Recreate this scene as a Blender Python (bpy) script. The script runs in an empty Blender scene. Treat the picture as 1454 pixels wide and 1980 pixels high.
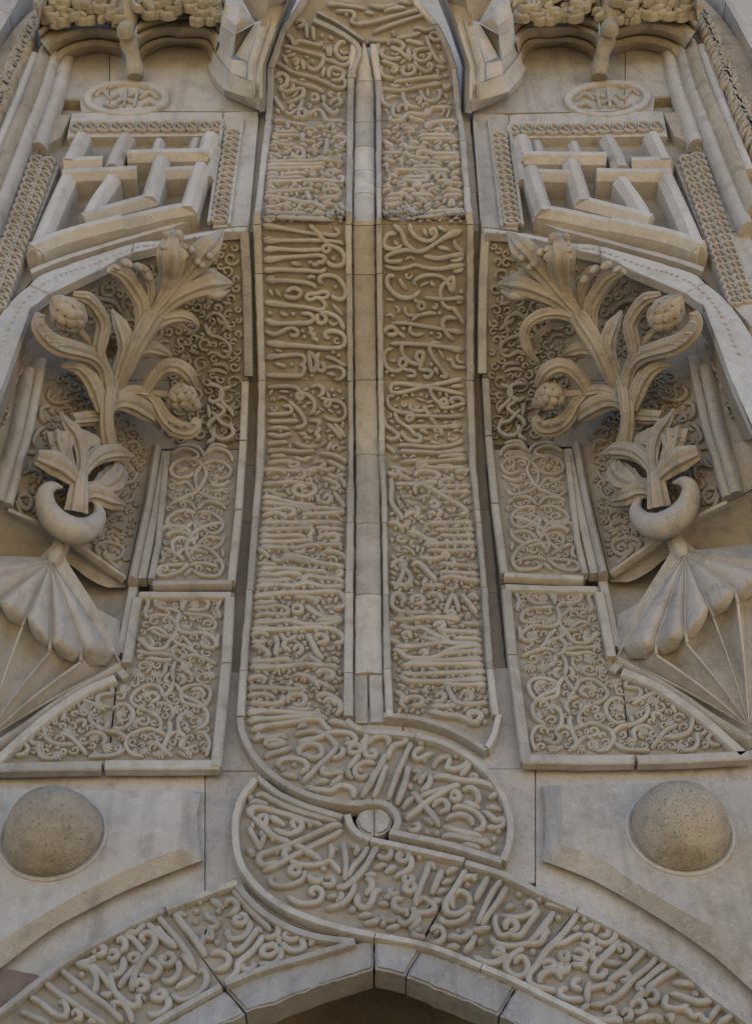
import bpy, bmesh, math, random
import numpy as np
from mathutils import Vector, Matrix

random.seed(7)
rng = np.random.default_rng(7)
SC = bpy.context.scene
COL = SC.collection

# ------------------------------------------------------------------ camera
F, PITCH, YAW, ROLL = 3000.0, math.radians(48.7), math.radians(0.447), math.radians(-0.73)
DIST, EYE = 5.5, 1.6
cp, sp, cy, sy = math.cos(PITCH), math.sin(PITCH), math.cos(YAW), math.sin(YAW)
FWD = np.array([sy * cp, cy * cp, sp])
_r = np.array([cy, -sy, 0.0])
_u = np.cross(_r, FWD)
RIGHT = math.cos(ROLL) * _r + math.sin(ROLL) * _u
UP = -math.sin(ROLL) * _r + math.cos(ROLL) * _u
CAM = np.array([0.001, -DIST, EYE])
cam = bpy.data.cameras.new('camera')
cam.sensor_fit = 'VERTICAL'
cam.sensor_height = 24.0
cam.lens = F / 1980.0 * 24.0
cam.clip_start, cam.clip_end = 0.05, 2000
camo = bpy.data.objects.new('camera', cam)
COL.objects.link(camo)
camo.matrix_world = Matrix(((RIGHT[0], UP[0], -FWD[0], CAM[0]), (RIGHT[1], UP[1], -FWD[1], CAM[1]),
                            (RIGHT[2], UP[2], -FWD[2], CAM[2]), (0, 0, 0, 1)))
SC.camera = camo

# ------------------------------------------------------------------ sky, sun, exposure
SUN_EL, SUN_AZ = math.radians(52), math.radians(62)   # azimuth from +Y (behind the wall) towards +X
w = bpy.data.worlds.new('World'); SC.world = w; w.use_nodes = True
nt = w.node_tree; nt.nodes.clear()
sky = nt.nodes.new('ShaderNodeTexSky'); sky.sky_type = 'NISHITA'; sky.sun_disc = False
sky.sun_elevation = SUN_EL; sky.sun_rotation = SUN_AZ; sky.dust_density = 0.0; sky.air_density = 1.0; sky.ozone_density = 4.0
bg = nt.nodes.new('ShaderNodeBackground'); bg.inputs[1].default_value = 0.15
wo = nt.nodes.new('ShaderNodeOutputWorld')
nt.links.new(sky.outputs[0], bg.inputs[0]); nt.links.new(bg.outputs[0], wo.inputs[0])
sd = Vector((math.sin(SUN_AZ) * math.cos(SUN_EL), math.cos(SUN_AZ) * math.cos(SUN_EL), math.sin(SUN_EL)))
sl = bpy.data.lights.new('sun', 'SUN'); sl.energy = 5.0; sl.angle = math.radians(0.53); sl.color = (1.0, 0.94, 0.85)
so = bpy.data.objects.new('sun', sl); COL.objects.link(so)
so.rotation_euler = sd.to_track_quat('Z', 'Y').to_euler()
so.location = (20, 10, 30)
SC.view_settings.view_transform = 'Standard'; SC.view_settings.look = 'None'
SC.view_settings.gamma = 1.0; SC.view_settings.use_curve_mapping = False
SC.view_settings.exposure = 0.78

# ------------------------------------------------------------------ pixel traces -> points on the wall's surfaces
PM = 1.006                        # how far the upper storey stands out from the lower wall
H0, H1, H2, HT = 1.2 * DIST, 1.372 * DIST, 1.597 * DIST, 2.1 * DIST   # heights above the eye: cavetto foot, lip, second cavetto
A1 = PM / (H1 - H0) ** 2
A2 = 0.55

def prof(h, s):
    """projection P of surface s at height h (above the eye) and its slope"""
    h = np.asarray(h, float)
    d = np.clip(h - H0, 0, H1 - H0)
    P = A1 * d * d
    S = np.where((h > H0) & (h < H1), 2 * A1 * d, 0.0)
    if s == 'C':                  # the central bands lean out a second time at the top
        e = np.clip(h - H2, 0, 9)
        P = P + A2 * e * e
        S = S + 2 * A2 * e
    return P, S

def hit(p, s='B', off=0.0):
    """pixels (N,2) -> points (N,3) and outward normals on surface s (a letter, or a number for a plane at that projection)"""
    p = np.atleast_2d(np.asarray(p, float))
    d = FWD * F + RIGHT * (p[:, :1] - 727) + UP * (990 - p[:, 1:2])
    if not isinstance(s, str):
        t = (DIST - s - off) / d[:, 1]
        q = CAM + d * t[:, None]
        n = np.zeros_like(q); n[:, 1] = -1
        return q, n
    if s[0] == 'N':
        def at(pp):
            dd = FWD * F + RIGHT * (pp[:, :1] - 727) + UP * (990 - pp[:, 1:2])
            return CAM + dd * ((DIST - niche(pp, s[1]) - off) / dd[:, 1])[:, None]
        q = at(p)
        n = np.cross(at(p + [3, 0]) - q, at(p + [0, -3]) - q)
        n /= np.linalg.norm(n, axis=1)[:, None] + 1e-12
        return q, n
    lo = (DIST - 2.6) / d[:, 1]; hi = (DIST + 0.6) / d[:, 1]
    ks = np.linspace(0, 1, 160)
    T = lo[:, None] + (hi - lo)[:, None] * ks
    def g(tt, dd):
        P, S = prof(dd[..., 2] * tt, s)
        return (DIST - tt * dd[..., 1]) - P - off * np.sqrt(1 + S * S)
    G = g(T, d[:, None, :])
    i = np.argmax(G <= 0, axis=1); i = np.where(i == 0, 159, i)
    r = np.arange(len(p))
    a, b = T[r, i - 1], T[r, i]
    for _ in range(22):
        m = (a + b) / 2
        neg = g(m, d) <= 0
        b = np.where(neg, m, b); a = np.where(neg, a, m)
    q = CAM + d * b[:, None]
    P, S = prof(q[:, 2] - EYE, s)
    n = np.stack([np.zeros_like(S), -np.ones_like(S), -S], 1)
    n /= np.linalg.norm(n, axis=1)[:, None]
    return q, n

_LR = np.array([[float(v) for v in s.split(',')] for s in
 "424,1490,1005,1483;452,1150,968,1140;480,442,935,450;500,215,909,212;245,187,1170,192;128,605,1283,600;362,778,1058,775;165,1044,1265,1031;99,1087,1317,1068;102,1615,1314,1604;394.5,1669.6,1048,1665;17,974,1422,968;246,1119,1178,1112;94.6,574.7,1317.4,569.5;147.9,635,1259.7,632.6;392,793,1019.4,782;331.8,760.4,1083,762;213,750,1202,740.7;206,808.6,1222,802;335,446,1088.6,468.6;431.6,440.6,991,459.6;450.5,547,960.6,524.5;330,684.8,1088.6,679.5;381.7,808.6,1024,816;309.5,829,1122.8,821.8;79,932,1337,931.7;182,970,1232.7,975;20.6,588.5,1396.7,578.6;217.9,1259,1212.9,1245;156.8,1280.6,1268.7,1263;97,1261,1328,1241;228,1299,1198,1285;244,1727,1196.7,1732;389.6,1531,1049,1519.5;102,200,1324,193;155,200,1262,195;257,80,1162,75;100,230,1330,225".split(';')])
def _bas(x, y):
    x = (x - 300) / 300; y = (y - 900) / 700
    return np.stack([x * 0 + 1, x, y, x * x, x * y, y * y, y ** 3, x * y * y], -1)
_CW = np.linalg.lstsq(_bas(_LR[:, 0], _LR[:, 1]), _LR[:, 2:], rcond=None)[0]
def warp(p):
    """the left half's trace -> where the matching carving of the right half stands"""
    p = np.atleast_2d(np.asarray(p, float))
    return _bas(p[:, 0], p[:, 1]) @ _CW

# the floral niche: its ground turns out like a conch towards the arch and the outer jamb (thin-plate surface through these points)
_NP = np.array([[float(v) for v in s.split(',')] for s in
 "454,450,.95;380,463,.96;303,484,.96;230,506,.95;148,550,.94;97,576,.92;62,606,.90;40,660,.86;20,720,.80;-40,860,.72;80,700,.74;50,830,.62;17,975,.50;-40,960,.56;99,1023,.33;155,1056,.22;246,1119,.05;480,470,.86;480,540,.62;481,600,.45;481,660,.34;481,735,.22;470,860,.05;400,870,.05;330,880,.06;300,880,.07;270,1000,.05;400,700,.28;400,600,.48;300,600,.58;200,650,.58;213,750,.40;230,870,.20;150,900,.36".split(';')])
_NT = {}
def _tps(k):
    if '_done' not in _NT:
        q = hit(_NP[:, :2], 'B', 0)[0]
        m = _NP[:, 0] >= 200
        _NP[m, 2] = np.maximum(_NP[m, 2], np.minimum(-q[m, 1] + .02, .96)); _NT['_done'] = 1
    c = _NP[:, :2] if k == 'L' else warp(_NP[:, :2])
    n = len(c); d = np.linalg.norm(c[:, None] - c[None], axis=2) / 300
    K = np.where(d > 0, d * d * np.log(d + 1e-12), 0) + np.eye(n) * .02
    Q = np.hstack([np.ones((n, 1)), c / 300])
    A = np.block([[K, Q], [Q.T, np.zeros((3, 3))]])
    return c, np.linalg.solve(A, np.r_[_NP[:, 2], 0, 0, 0])
def niche(p, k):
    if k not in _NT: _NT[k] = _tps(k)
    c, w = _NT[k]
    d = np.linalg.norm(p[:, None] - c[None], axis=2) / 300
    P = np.where(d > 0, d * d * np.log(d + 1e-12), 0) @ w[:-3] + np.hstack([np.ones((len(p), 1)), p / 300]) @ w[-3:]
    return np.clip(P, 0.0, PM - .02)

ZOOM = dict(A=(0, 0, 2), B=(727, 0, 2), C=(0, 420, 2.908), D=(930, 420, 2.775), E=(460, 400, 2.796), F=(440, 900, 2.596),
            G=(0, 1000, 3.029), H=(930, 1000, 2.775), I=(0, 1460, 3.029), J=(420, 1360, 2.3836), K=(930, 1460, 2.775),
            P1=(0, 0, 5.592), P2=(0, 300, 5.592), P3=(0, 600, 4.95), P4=(380, 0, 4.276), P5=(690, 0, 4.276),
            P6=(480, 210, 6.609), P7=(720, 210, 6.609), X=(0, 0, 1), Q=(40, 210, 3.161), a1=(450, 1370, 5.193), a2=(710, 1390, 5.014), a3=(440, 1500, 4.847), a4=(680, 1600, 4.847), a5=(880, 1680, 4.544), a6=(1130, 1730, 4.488), a7=(40, 1740, 4.847), a8=(300, 1680, 4.276), Y=(380, 0, 8.078))
def tr(s, z='X', side='L'):
    """'x,y x,y ...' in one of the traced close-ups -> photo pixels; side R carries a left trace over to the right"""
    if isinstance(s, str):
        a = np.array([[float(v) for v in q.split(',')] for q in s.split()])
    else:
        a = np.atleast_2d(np.array(s, float))
    x, y, k = ZOOM[z]
    a = a / k + np.array([x, y])
    return warp(a) if side == 'R' else a

def smooth(p, step=5.0):
    p = np.asarray(p, float)
    if len(p) < 3:
        n = max(2, int(np.linalg.norm(p[-1] - p[0]) / step) + 1)
        return p[0] + (p[-1] - p[0]) * np.linspace(0, 1, n)[:, None]
    closed = np.linalg.norm(p[0] - p[-1]) < 1e-6
    q = np.vstack([p[-2] if closed else 2 * p[0] - p[1], p, p[1] if closed else 2 * p[-1] - p[-2]])
    out = []
    for i in range(1, len(q) - 2):
        n = max(2, int(np.linalg.norm(q[i + 1] - q[i]) / step) + 1)
        t = np.linspace(0, 1, n, endpoint=False)[:, None]
        a, b, c, d = q[i - 1], q[i], q[i + 1], q[i + 2]
        out.append(0.5 * (2 * b + (c - a) * t + (2 * a - 5 * b + 4 * c - d) * t ** 2 + (3 * b - a - 3 * c + d) * t ** 3))
    out.append(p[-1:])
    return np.vstack(out)

def lin(p, step=8.0):
    """resample straight segments, corners kept"""
    p = np.asarray(p, float); out = []
    for a, b in zip(p[:-1], p[1:]):
        n = max(1, int(round(np.linalg.norm(b - a) / step)))
        out.append(a + (b - a) * np.linspace(0, 1, n, endpoint=False)[:, None])
    out.append(p[-1:])
    return np.vstack(out)

def resamp(p, n):
    p = np.asarray(p, float)
    s = np.r_[0, np.cumsum(np.linalg.norm(np.diff(p, axis=0), axis=1))]
    t = np.linspace(0, s[-1], n)
    return np.stack([np.interp(t, s, p[:, k]) for k in range(p.shape[1])], 1)

# ------------------------------------------------------------------ materials
def stone(name, base, dark, vary=0.10, bump=0.5, stain=0.35, tool=0.0, scale=1.0, rough=0.9, warm=None, streak=0.0):
    m = bpy.data.materials.new(name); m.use_nodes = True
    t = m.node_tree; N = t.nodes.new; L = t.links.new
    bs = t.nodes['Principled BSDF']
    bs.inputs['Roughness'].default_value = rough
    bs.inputs['Specular IOR Level'].default_value = 0.25
    geo = N('ShaderNodeNewGeometry'); oi = N('ShaderNodeObjectInfo')
    def noise(sc, det=6, ro=0.6, vec=None):
        n = N('ShaderNodeTexNoise'); n.inputs['Scale'].default_value = sc * scale
        n.inputs['Detail'].default_value = det; n.inputs['Roughness'].default_value = ro
        L(vec if vec else geo.outputs['Position'], n.inputs['Vector']); return n
    def ramp(src, a, b, ca=(0, 0, 0, 1), cb=(1, 1, 1, 1)):
        r = N('ShaderNodeValToRGB'); r.color_ramp.elements[0].position = a; r.color_ramp.elements[1].position = b
        r.color_ramp.elements[0].color = ca; r.color_ramp.elements[1].color = cb
        L(src, r.inputs[0]); return r
    def mix(fac, a, b, mode='MIX'):
        x = N('ShaderNodeMix'); x.data_type = 'RGBA'; x.blend_type = mode
        if isinstance(fac, float): x.inputs[0].default_value = fac
        else: L(fac, x.inputs[0])
        for s, v in ((6, a), (7, b)):
            if isinstance(v, tuple): x.inputs[s].default_value = v
            else: L(v, x.inputs[s])
        return x.outputs[2]
    big = noise(1.7, 5, 0.62); mid = noise(9, 6, 0.68); fine = noise(70, 5, 0.7)
    c = mix(ramp(big.outputs[0], 0.35, 0.68).outputs[0], base + (1,), dark + (1,))
    if warm:
        wn = noise(0.9, 3, 0.5)
        c = mix(ramp(wn.outputs[0], 0.48, 0.66).outputs[0], c, warm + (1,))
    # grime in blotches
    gr = N('ShaderNodeMath'); gr.operation = 'MULTIPLY'; gr.inputs[1].default_value = stain
    L(ramp(mid.outputs[0], 0.50, 0.74).outputs[0], gr.inputs[0])
    c = mix(gr.outputs[0], c, (dark[0] * 0.42, dark[1] * 0.40, dark[2] * 0.37, 1))
    if streak:
        mps = N('ShaderNodeMapping'); mps.inputs['Scale'].default_value = (11, 11, 0.7)
        L(geo.outputs['Position'], mps.inputs[0])
        sn = noise(1.0, 4, 0.6, mps.outputs[0])
        sm_ = N('ShaderNodeMath'); sm_.operation = 'MULTIPLY'; sm_.inputs[1].default_value = streak
        L(ramp(sn.outputs[0], 0.52, 0.72).outputs[0], sm_.inputs[0])
        c = mix(sm_.outputs[0], c, (dark[0] * 0.5, dark[1] * 0.5, dark[2] * 0.5, 1))
        # ochre and grey patches of lichen and old wash
        c = mix(ramp(noise(3.1, 5, 0.65).outputs[0], 0.55, 0.80, (0, 0, 0, 1), (.4, .4, .4, 1)).outputs[0], c, (0.40, 0.32, 0.22, 1))
        c = mix(ramp(noise(2.3, 5, 0.65).outputs[0], 0.55, 0.80, (0, 0, 0, 1), (.6, .6, .6, 1)).outputs[0], c, (0.36, 0.36, 0.36, 1))
    # pale lime bloom
    lb = N('ShaderNodeMath'); lb.operation = 'MULTIPLY'; lb.inputs[1].default_value = 0.40
    L(ramp(noise(23, 5, 0.7).outputs[0], 0.56, 0.72).outputs[0], lb.inputs[0])
    c = mix(lb.outputs[0], c, (min(1, base[0] * 1.35), min(1, base[1] * 1.37), min(1, base[2] * 1.40), 1))
    # pores
    po = N('ShaderNodeMath'); po.operation = 'MULTIPLY'; po.inputs[1].default_value = 0.30
    pr = ramp(noise(120, 2, 0.5).outputs[0], 0.27, 0.36, (1, 1, 1, 1), (0, 0, 0, 1))
    L(pr.outputs[0], po.inputs[0])
    c = mix(po.outputs[0], c, (dark[0] * 0.3, dark[1] * 0.28, dark[2] * 0.25, 1))
    # every stone its own tone
    mr = N('ShaderNodeMapRange'); mr.inputs[3].default_value = 1 - vary; mr.inputs[4].default_value = 1 + vary
    L(oi.outputs['Random'], mr.inputs[0])
    vm = N('ShaderNodeVectorMath'); vm.operation = 'SCALE'
    L(c, vm.inputs[0]); L(mr.outputs[0], vm.inputs[3])
    L(vm.outputs[0], bs.inputs['Base Color'])
    b1 = N('ShaderNodeBump'); b1.inputs['Strength'].default_value = bump; b1.inputs['Distance'].default_value = 0.012
    hs = N('ShaderNodeMath'); hs.operation = 'ADD'
    L(mid.outputs[0], hs.inputs[0])
    f2 = N('ShaderNodeMath'); f2.operation = 'MULTIPLY'; f2.inputs[1].default_value = 0.55
    L(fine.outputs[0], f2.inputs[0]); L(f2.outputs[0], hs.inputs[1])
    hout = hs.outputs[0]
    p2 = N('ShaderNodeMath'); p2.operation = 'SUBTRACT'; L(hout, p2.inputs[0])
    p3 = N('ShaderNodeMath'); p3.operation = 'MULTIPLY'; p3.inputs[1].default_value = 0.4
    L(pr.outputs[0], p3.inputs[0]); L(p3.outputs[0], p2.inputs[1]); hout = p2.outputs[0]
    if tool:
        # chisel marks: fine near-level combing
        mp = N('ShaderNodeMapping'); mp.inputs['Scale'].default_value = (14, 14, 150)
        mp.inputs['Rotation'].default_value = (0, 0.05, 0)
        L(geo.outputs['Position'], mp.inputs[0])
        tn = noise(1.0, 3, 0.6, mp.outputs[0])
        tm = N('ShaderNodeMath'); tm.operation = 'MULTIPLY_ADD'; tm.inputs[1].default_value = tool
        L(tn.outputs[0], tm.inputs[0]); L(hout, tm.inputs[2]); hout = tm.outputs[0]
    L(hout, b1.inputs['Height']); L(b1.outputs[0], bs.inputs['Normal'])
    return m

M = {}
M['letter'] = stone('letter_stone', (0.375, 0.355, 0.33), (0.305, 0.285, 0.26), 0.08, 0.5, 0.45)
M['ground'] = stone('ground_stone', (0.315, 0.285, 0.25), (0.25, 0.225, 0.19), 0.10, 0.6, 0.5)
M['dressed'] = stone('dressed_stone', (0.42, 0.41, 0.40), (0.35, 0.335, 0.32), 0.17, 0.6, 0.55, 0.8, streak=.45)
M['shaft'] = stone('shaft_stone', (0.435, 0.42, 0.405), (0.355, 0.33, 0.30), 0.20, 0.5, 0.5, 0.6, streak=.45)
M['plain'] = stone('wall_stone', (0.42, 0.405, 0.40), (0.35, 0.335, 0.32), 0.10, 0.65, 0.5, 0.6, streak=.45)
M['flora'] = stone('flora_stone', (0.375, 0.345, 0.305), (0.29, 0.26, 0.225), 0.08, 0.7, 0.6)
M['rough'] = stone('rough_stone', (0.385, 0.35, 0.30), (0.29, 0.26, 0.215), 0.08, 1.3, 0.6)
M['moss'] = stone('mossy_stone', (0.35, 0.325, 0.26), (0.265, 0.245, 0.19), 0.12, 1.0, 0.7)
M['grey'] = stone('grey_stone', (0.44, 0.43, 0.425), (0.37, 0.36, 0.35), 0.10, 0.55, 0.40, 0.3, streak=.3)
M['lime'] = stone('pale_stone', (0.44, 0.44, 0.445), (0.38, 0.375, 0.375), 0.10, 0.5, 0.45, 0.2, streak=.4)
M['arch'] = stone('arch_stone', (0.33, 0.33, 0.345), (0.28, 0.28, 0.29), 0.10, 0.55, 0.5, 0.3, streak=.45)
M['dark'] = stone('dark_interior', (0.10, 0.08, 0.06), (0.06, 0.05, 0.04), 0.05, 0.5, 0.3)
M['paving'] = stone('paving_stone', (0.62, 0.42, 0.19), (0.54, 0.36, 0.16), 0.05, 0.4, 0.2, 0, 0.3)
M['straw'] = stone('straw', (0.30, 0.20, 0.09), (0.18, 0.11, 0.05), 0.3, 0.6, 0.3, 0, 3)
M['red'] = stone('reddish_stone', (0.22, 0.17, 0.145), (0.15, 0.115, 0.10), 0.05, 0.7, 0.5)
M['soffit_shade'] = stone('shaded_soffit_stone', (0.21, 0.185, 0.15), (0.14, 0.12, 0.10), 0.12, 0.6, 0.5)  # soffit's shade put into the base colour, darkened against the strong ground bounce
M['wood'] = stone('door_wood', (0.09, 0.055, 0.03), (0.05, 0.03, 0.02), 0.1, 0.4, 0.3)

# ------------------------------------------------------------------ objects
class Thing:
    def __init__(s, name, label, cat, base, group=None):
        s.base = np.array(base, float)
        s.o = bpy.data.objects.new(name, None); s.o.empty_display_size = 0.1
        COL.objects.link(s.o); s.o.location = s.base
        s.o['label'] = label; s.o['category'] = cat
        if group: s.o['group'] = group

def put(name, V, Fc, mat, par=None, smooth_=True, label=None, kind=None):
    """one mesh object; par = a Thing, or an object whose origin stands at ['org']"""
    V = np.asarray(V, float)
    if isinstance(par, Thing): org, po = par.base, par.o
    elif par is not None: org, po = np.array(par['org']), par
    else: org, po = np.zeros(3), None
    c = (V.min(0) + V.max(0)) / 2
    me = bpy.data.meshes.new(name)
    me.from_pydata((V - c).tolist(), [], Fc)
    me.materials.append(M[mat])
    if smooth_:
        me.polygons.foreach_set('use_smooth', [True] * len(me.polygons))
    bm = bmesh.new(); bm.from_mesh(me)
    bmesh.ops.recalc_face_normals(bm, faces=bm.faces)
    bm.to_mesh(me); bm.free()
    if smooth_:
        me.set_sharp_from_angle(angle=math.radians(42))
    o = bpy.data.objects.new(name, me); COL.objects.link(o)
    o.location = c - org
    if po is not None: o.parent = po
    o['org'] = c.tolist()
    if label: o['label'] = label
    if kind: o['kind'] = kind
    return o

def grid_faces(r, c, close_c=False, o=0):
    out = []
    for i in range(r - 1):
        for j in range(c if close_c else c - 1):
            k = (j + 1) % c
            out.append((o + i * c + j, o + i * c + k, o + (i + 1) * c + k, o + (i + 1) * c + j))
    return out

ROUND = [(-.53, -.4), (-.49, .5), (-.39, .86), (-.17, 1.0), (.17, 1.0), (.39, .86), (.49, .5), (.53, -.4)]
RECT = [(-.5, -1.0), (-.5, .72), (-.38, 1.0), (0, 1.0), (.38, 1.0), (.5, .72), (.5, -1.0)]
CHAM = [(-.5, -1.0), (-.5, .25), (-.22, 1.0), (.22, 1.0), (.5, .25), (.5, -1.0)]
ROLLP = [(-.5, -.8), (-.5, .0), (-.42, .5), (-.25, .86), (0, 1.0), (.25, .86), (.42, .5), (.5, .0), (.5, -.8)]

def sweep(q, n, wd, ht, prof_, caps=True):
    """sweep a section (side, up) along points q with outward normals n"""
    k = len(q)
    t = np.gradient(q, axis=0); t /= (np.linalg.norm(t, axis=1)[:, None] + 1e-9)
    b = np.cross(n, t); b /= (np.linalg.norm(b, axis=1)[:, None] + 1e-9)
    wd = np.broadcast_to(wd, k); ht = np.broadcast_to(ht, k)
    pr = np.array(prof_)
    V = q[:, None, :] + b[:, None, :] * (pr[None, :, :1] * wd[:, None, None]) + n[:, None, :] * (pr[None, :, 1:] * ht[:, None, None])
    c = len(pr)
    Fc = grid_faces(k, c)
    if caps:
        Fc.append(tuple(range(c))); Fc.append(tuple((k - 1) * c + j for j in range(c)))
    return V.reshape(-1, 3), Fc

def mid3(q): return q

def stroke_mesh(p, s, off, wd, ht, prof_=ROUND, sm=True, step=4.0, taper=True, head=None, rag=0.06):
    pp = smooth(p, step) if sm else lin(p, step * 1.6)
    if len(pp) < 3: pp = resamp(pp, 3)
    lift = ht * (.6 if prof_ is ROUND else .95)      # the traces follow the face of the carving, not its foot
    q, n = hit(pp, s, off + lift)
    q = q - n * lift
    # even spacing on the stone itself
    ln = np.linalg.norm(np.diff(q, axis=0), axis=1).sum()
    k = int(np.clip(ln / 0.011, 4, 90)) if sm else len(q)
    if sm:
        qq = resamp(np.hstack([q, n]), k); q, n = qq[:, :3], qq[:, 3:]
        n = n / np.linalg.norm(n, axis=1)[:, None]
    k = len(q); u = np.linspace(0, 1, k)
    W = np.full(k, wd); Hh = np.full(k, ht)
    if taper:
        e = min(0.45, 0.8 * wd / max(ln, 1e-3))
        f = np.clip(np.minimum(u, 1 - u) / e, 0, 1)
        W = W * (0.52 + 0.48 * np.sqrt(f)); Hh = Hh * (0.55 + 0.45 * np.sqrt(f))
        W = W * (1 + rag * np.sin(u * 9 + random.random() * 6))
        if head == 's': W = W * (1 + 0.45 * np.exp(-((u - 0.10) / 0.09) ** 2))
        if head == 'e': W = W * (1 + 0.45 * np.exp(-((u - 0.90) / 0.09) ** 2))
    return sweep(q, n, W, Hh, prof_)

def stroke(T, name, p, s='B', off=0.0, wd=0.03, ht=0.022, mat='letter', **k):
    V, Fc = stroke_mesh(p, s, off, wd, ht, **k)
    return put(name, V, Fc, mat, T)

def frame(T, name, p, s, off, wd, ht, mat='dressed', prof_=RECT):
    V, Fc = stroke_mesh(p, s, off, wd, ht, prof_, sm=False, taper=False)
    return put(name, V, Fc, mat, T)

def dome_mesh(c, n, rx, rz, ht, seg=10, rings=4):
    """little boss lying on the surface"""
    n = n / np.linalg.norm(n)
    x = np.array([1.0, 0, 0]); y = np.cross(n, x)
    V = []; Fc = []
    for i in range(rings):
        a = i / rings * math.pi / 2
        for j in range(seg):
            b = j / seg * 2 * math.pi
            V.append(c + x * rx * math.cos(a) * math.cos(b) + y * rz * math.cos(a) * math.sin(b) + n * (ht * math.sin(a) - (0.012 if i == 0 else 0)))
    V.append(c + n * ht)
    Fc = grid_faces(rings, seg, True)
    for j in range(seg):
        Fc.append(((rings - 1) * seg + j, (rings - 1) * seg + (j + 1) % seg, rings * seg))
    return np.array(V), Fc

def dot(T, name, p, s, off, r, ht, mat='letter'):
    q, n = hit(p, s, off)
    V, Fc = dome_mesh(q[0], n[0], r, r, ht)
    return put(name, V, Fc, mat, T)

def loft(T, name, rows, n=24, mat='dressed', sm=True, label=None, kind=None):
    """rows = [(pixel polyline, surface, offset)] joined by quads"""
    R = []
    for p, s, off in rows:
        pp = smooth(p, 4) if sm else lin(p, 4)
        R.append(hit(resamp(pp, n), s, off)[0])
    return put(name, np.vstack(R), grid_faces(len(R), n), mat, T, label=label, kind=kind)

def loft3(T, name, R, mat, closed=False, **k):
    n = len(R[0])
    return put(name, np.vstack(R), grid_faces(len(R), n, closed), mat, T, **k)

def slab(T, name, p, s, off, back, mat='dressed', bev=0.006, sm=False, jag=0.0, label=None, seg=2):
    """a flat stone: pixel outline on plane s+off, going back into the wall"""
    pp = np.asarray(p, float)
    if np.linalg.norm(pp[0] - pp[-1]) < 1e-6: pp = pp[:-1]
    pc = np.vstack([pp, pp[:1]])
    pp = (smooth(pc, 6) if sm else lin(pc, 14))[:-1]
    if jag: pp = pp + rng.normal(0, jag, pp.shape)
    q, n = hit(pp, s, off)
    bm = bmesh.new()
    a = [bm.verts.new(v) for v in q]
    f = bm.faces.new(a)
    ex = bmesh.ops.extrude_face_region(bm, geom=[f])
    nv = [g for g in ex['geom'] if isinstance(g, bmesh.types.BMVert)]
    ff = [g for g in ex['geom'] if isinstance(g, bmesh.types.BMFace)]
    # nv is the copy that moves: push the ORIGINALS back
    for v, nn in zip(a, n): v.co -= Vector(nn) * back
    ed = [e for e in ff[0].edges]
    if bev > 0:
        bmesh.ops.bevel(bm, geom=ed, offset=bev, segments=seg, affect='EDGES', clamp_overlap=True)
    bmesh.ops.recalc_face_normals(bm, faces=bm.faces)
    bm.verts.index_update()
    V = np.array([v.co[:] for v in bm.verts]); Fc = [tuple(v.index for v in f.verts) for f in bm.faces]
    bm.free()
    return put(name, V, Fc, mat, T, label=label)

def bar_block(T, name, p, s, front, back, ch, mat):
    """a straight-cut bar: raw outline, crisp chamfer all round, flat faces"""
    q, n = hit(np.asarray(p, float), s, front - ch)
    P2 = q[:, [0, 2]]; m = len(P2)
    ar = 0.5 * sum(P2[i - 1, 0] * P2[i, 1] - P2[i, 0] * P2[i - 1, 1] for i in range(m)); sg = 1 if ar > 0 else -1
    ins = []
    for i in range(m):
        e0 = P2[i] - P2[i - 1]; e1 = P2[(i + 1) % m] - P2[i]
        n0 = np.array([-e0[1], e0[0]]) * sg / (np.linalg.norm(e0) + 1e-9); n1 = np.array([-e1[1], e1[0]]) * sg / (np.linalg.norm(e1) + 1e-9)
        b = n0 + n1; b /= np.linalg.norm(b) + 1e-9
        ins.append(P2[i] + b * min(ch / max(.45, b @ n1), ch * 1.6))
    ins = np.array(ins)
    A_ = q.copy(); A_[:, 1] += back
    C_ = np.stack([ins[:, 0], q[:, 1] - ch, ins[:, 1]], 1)
    V = np.vstack([A_, q, C_]); Fc = grid_faces(3, m, True) + [tuple(range(2 * m, 3 * m))]
    return put(name, V, Fc, mat, T, False)

def strip(T, name, Lt, Rt, va, vb, s, off, back, mat='dressed', bev=0.008, jag=0.5, bulge=0.0, step=12, s0=0.0, s1=1.0, cols=None):
    """an upright stone between two near-upright edges given as [(v, x), ...] tables"""
    Lt = np.array(Lt, float); Rt = np.array(Rt, float)
    n = max(3, int(abs(vb - va) / step) + 1)
    v = np.linspace(va, vb, n)
    xl = np.interp(v, Lt[:, 0], Lt[:, 1]); xr = np.interp(v, Rt[:, 0], Rt[:, 1])
    xl, xr = xl + (xr - xl) * s0, xl + (xr - xl) * s1
    jl = rng.normal(0, jag, n); jr = rng.normal(0, jag, n)
    bw = min(0.2, 2.2 / max(4, (xr - xl).mean()))
    if cols is None:
        cols = [(0, -back), (0, -bev), (bw, 0)] + ([(k, bulge * math.sin(math.pi * k)) for k in (.2, .35, .5, .65, .8)] if bulge else [(.5, 0)]) + [(1 - bw, 0), (1, -bev), (1, -back)]
    R = []
    for u, o in cols:
        x = xl + (xr - xl) * u + jl * (1 - u) + jr * u
        q, nn = hit(np.stack([x, v], 1), s, off)
        R.append(q + nn * o)
    V = np.stack(R, 1).reshape(-1, 3); c = len(cols)
    Fc = grid_faces(n, c)
    Fc.append(tuple(range(c))); Fc.append(tuple((n - 1) * c + j for j in range(c)))
    return put(name, V, Fc, mat, T)

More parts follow.
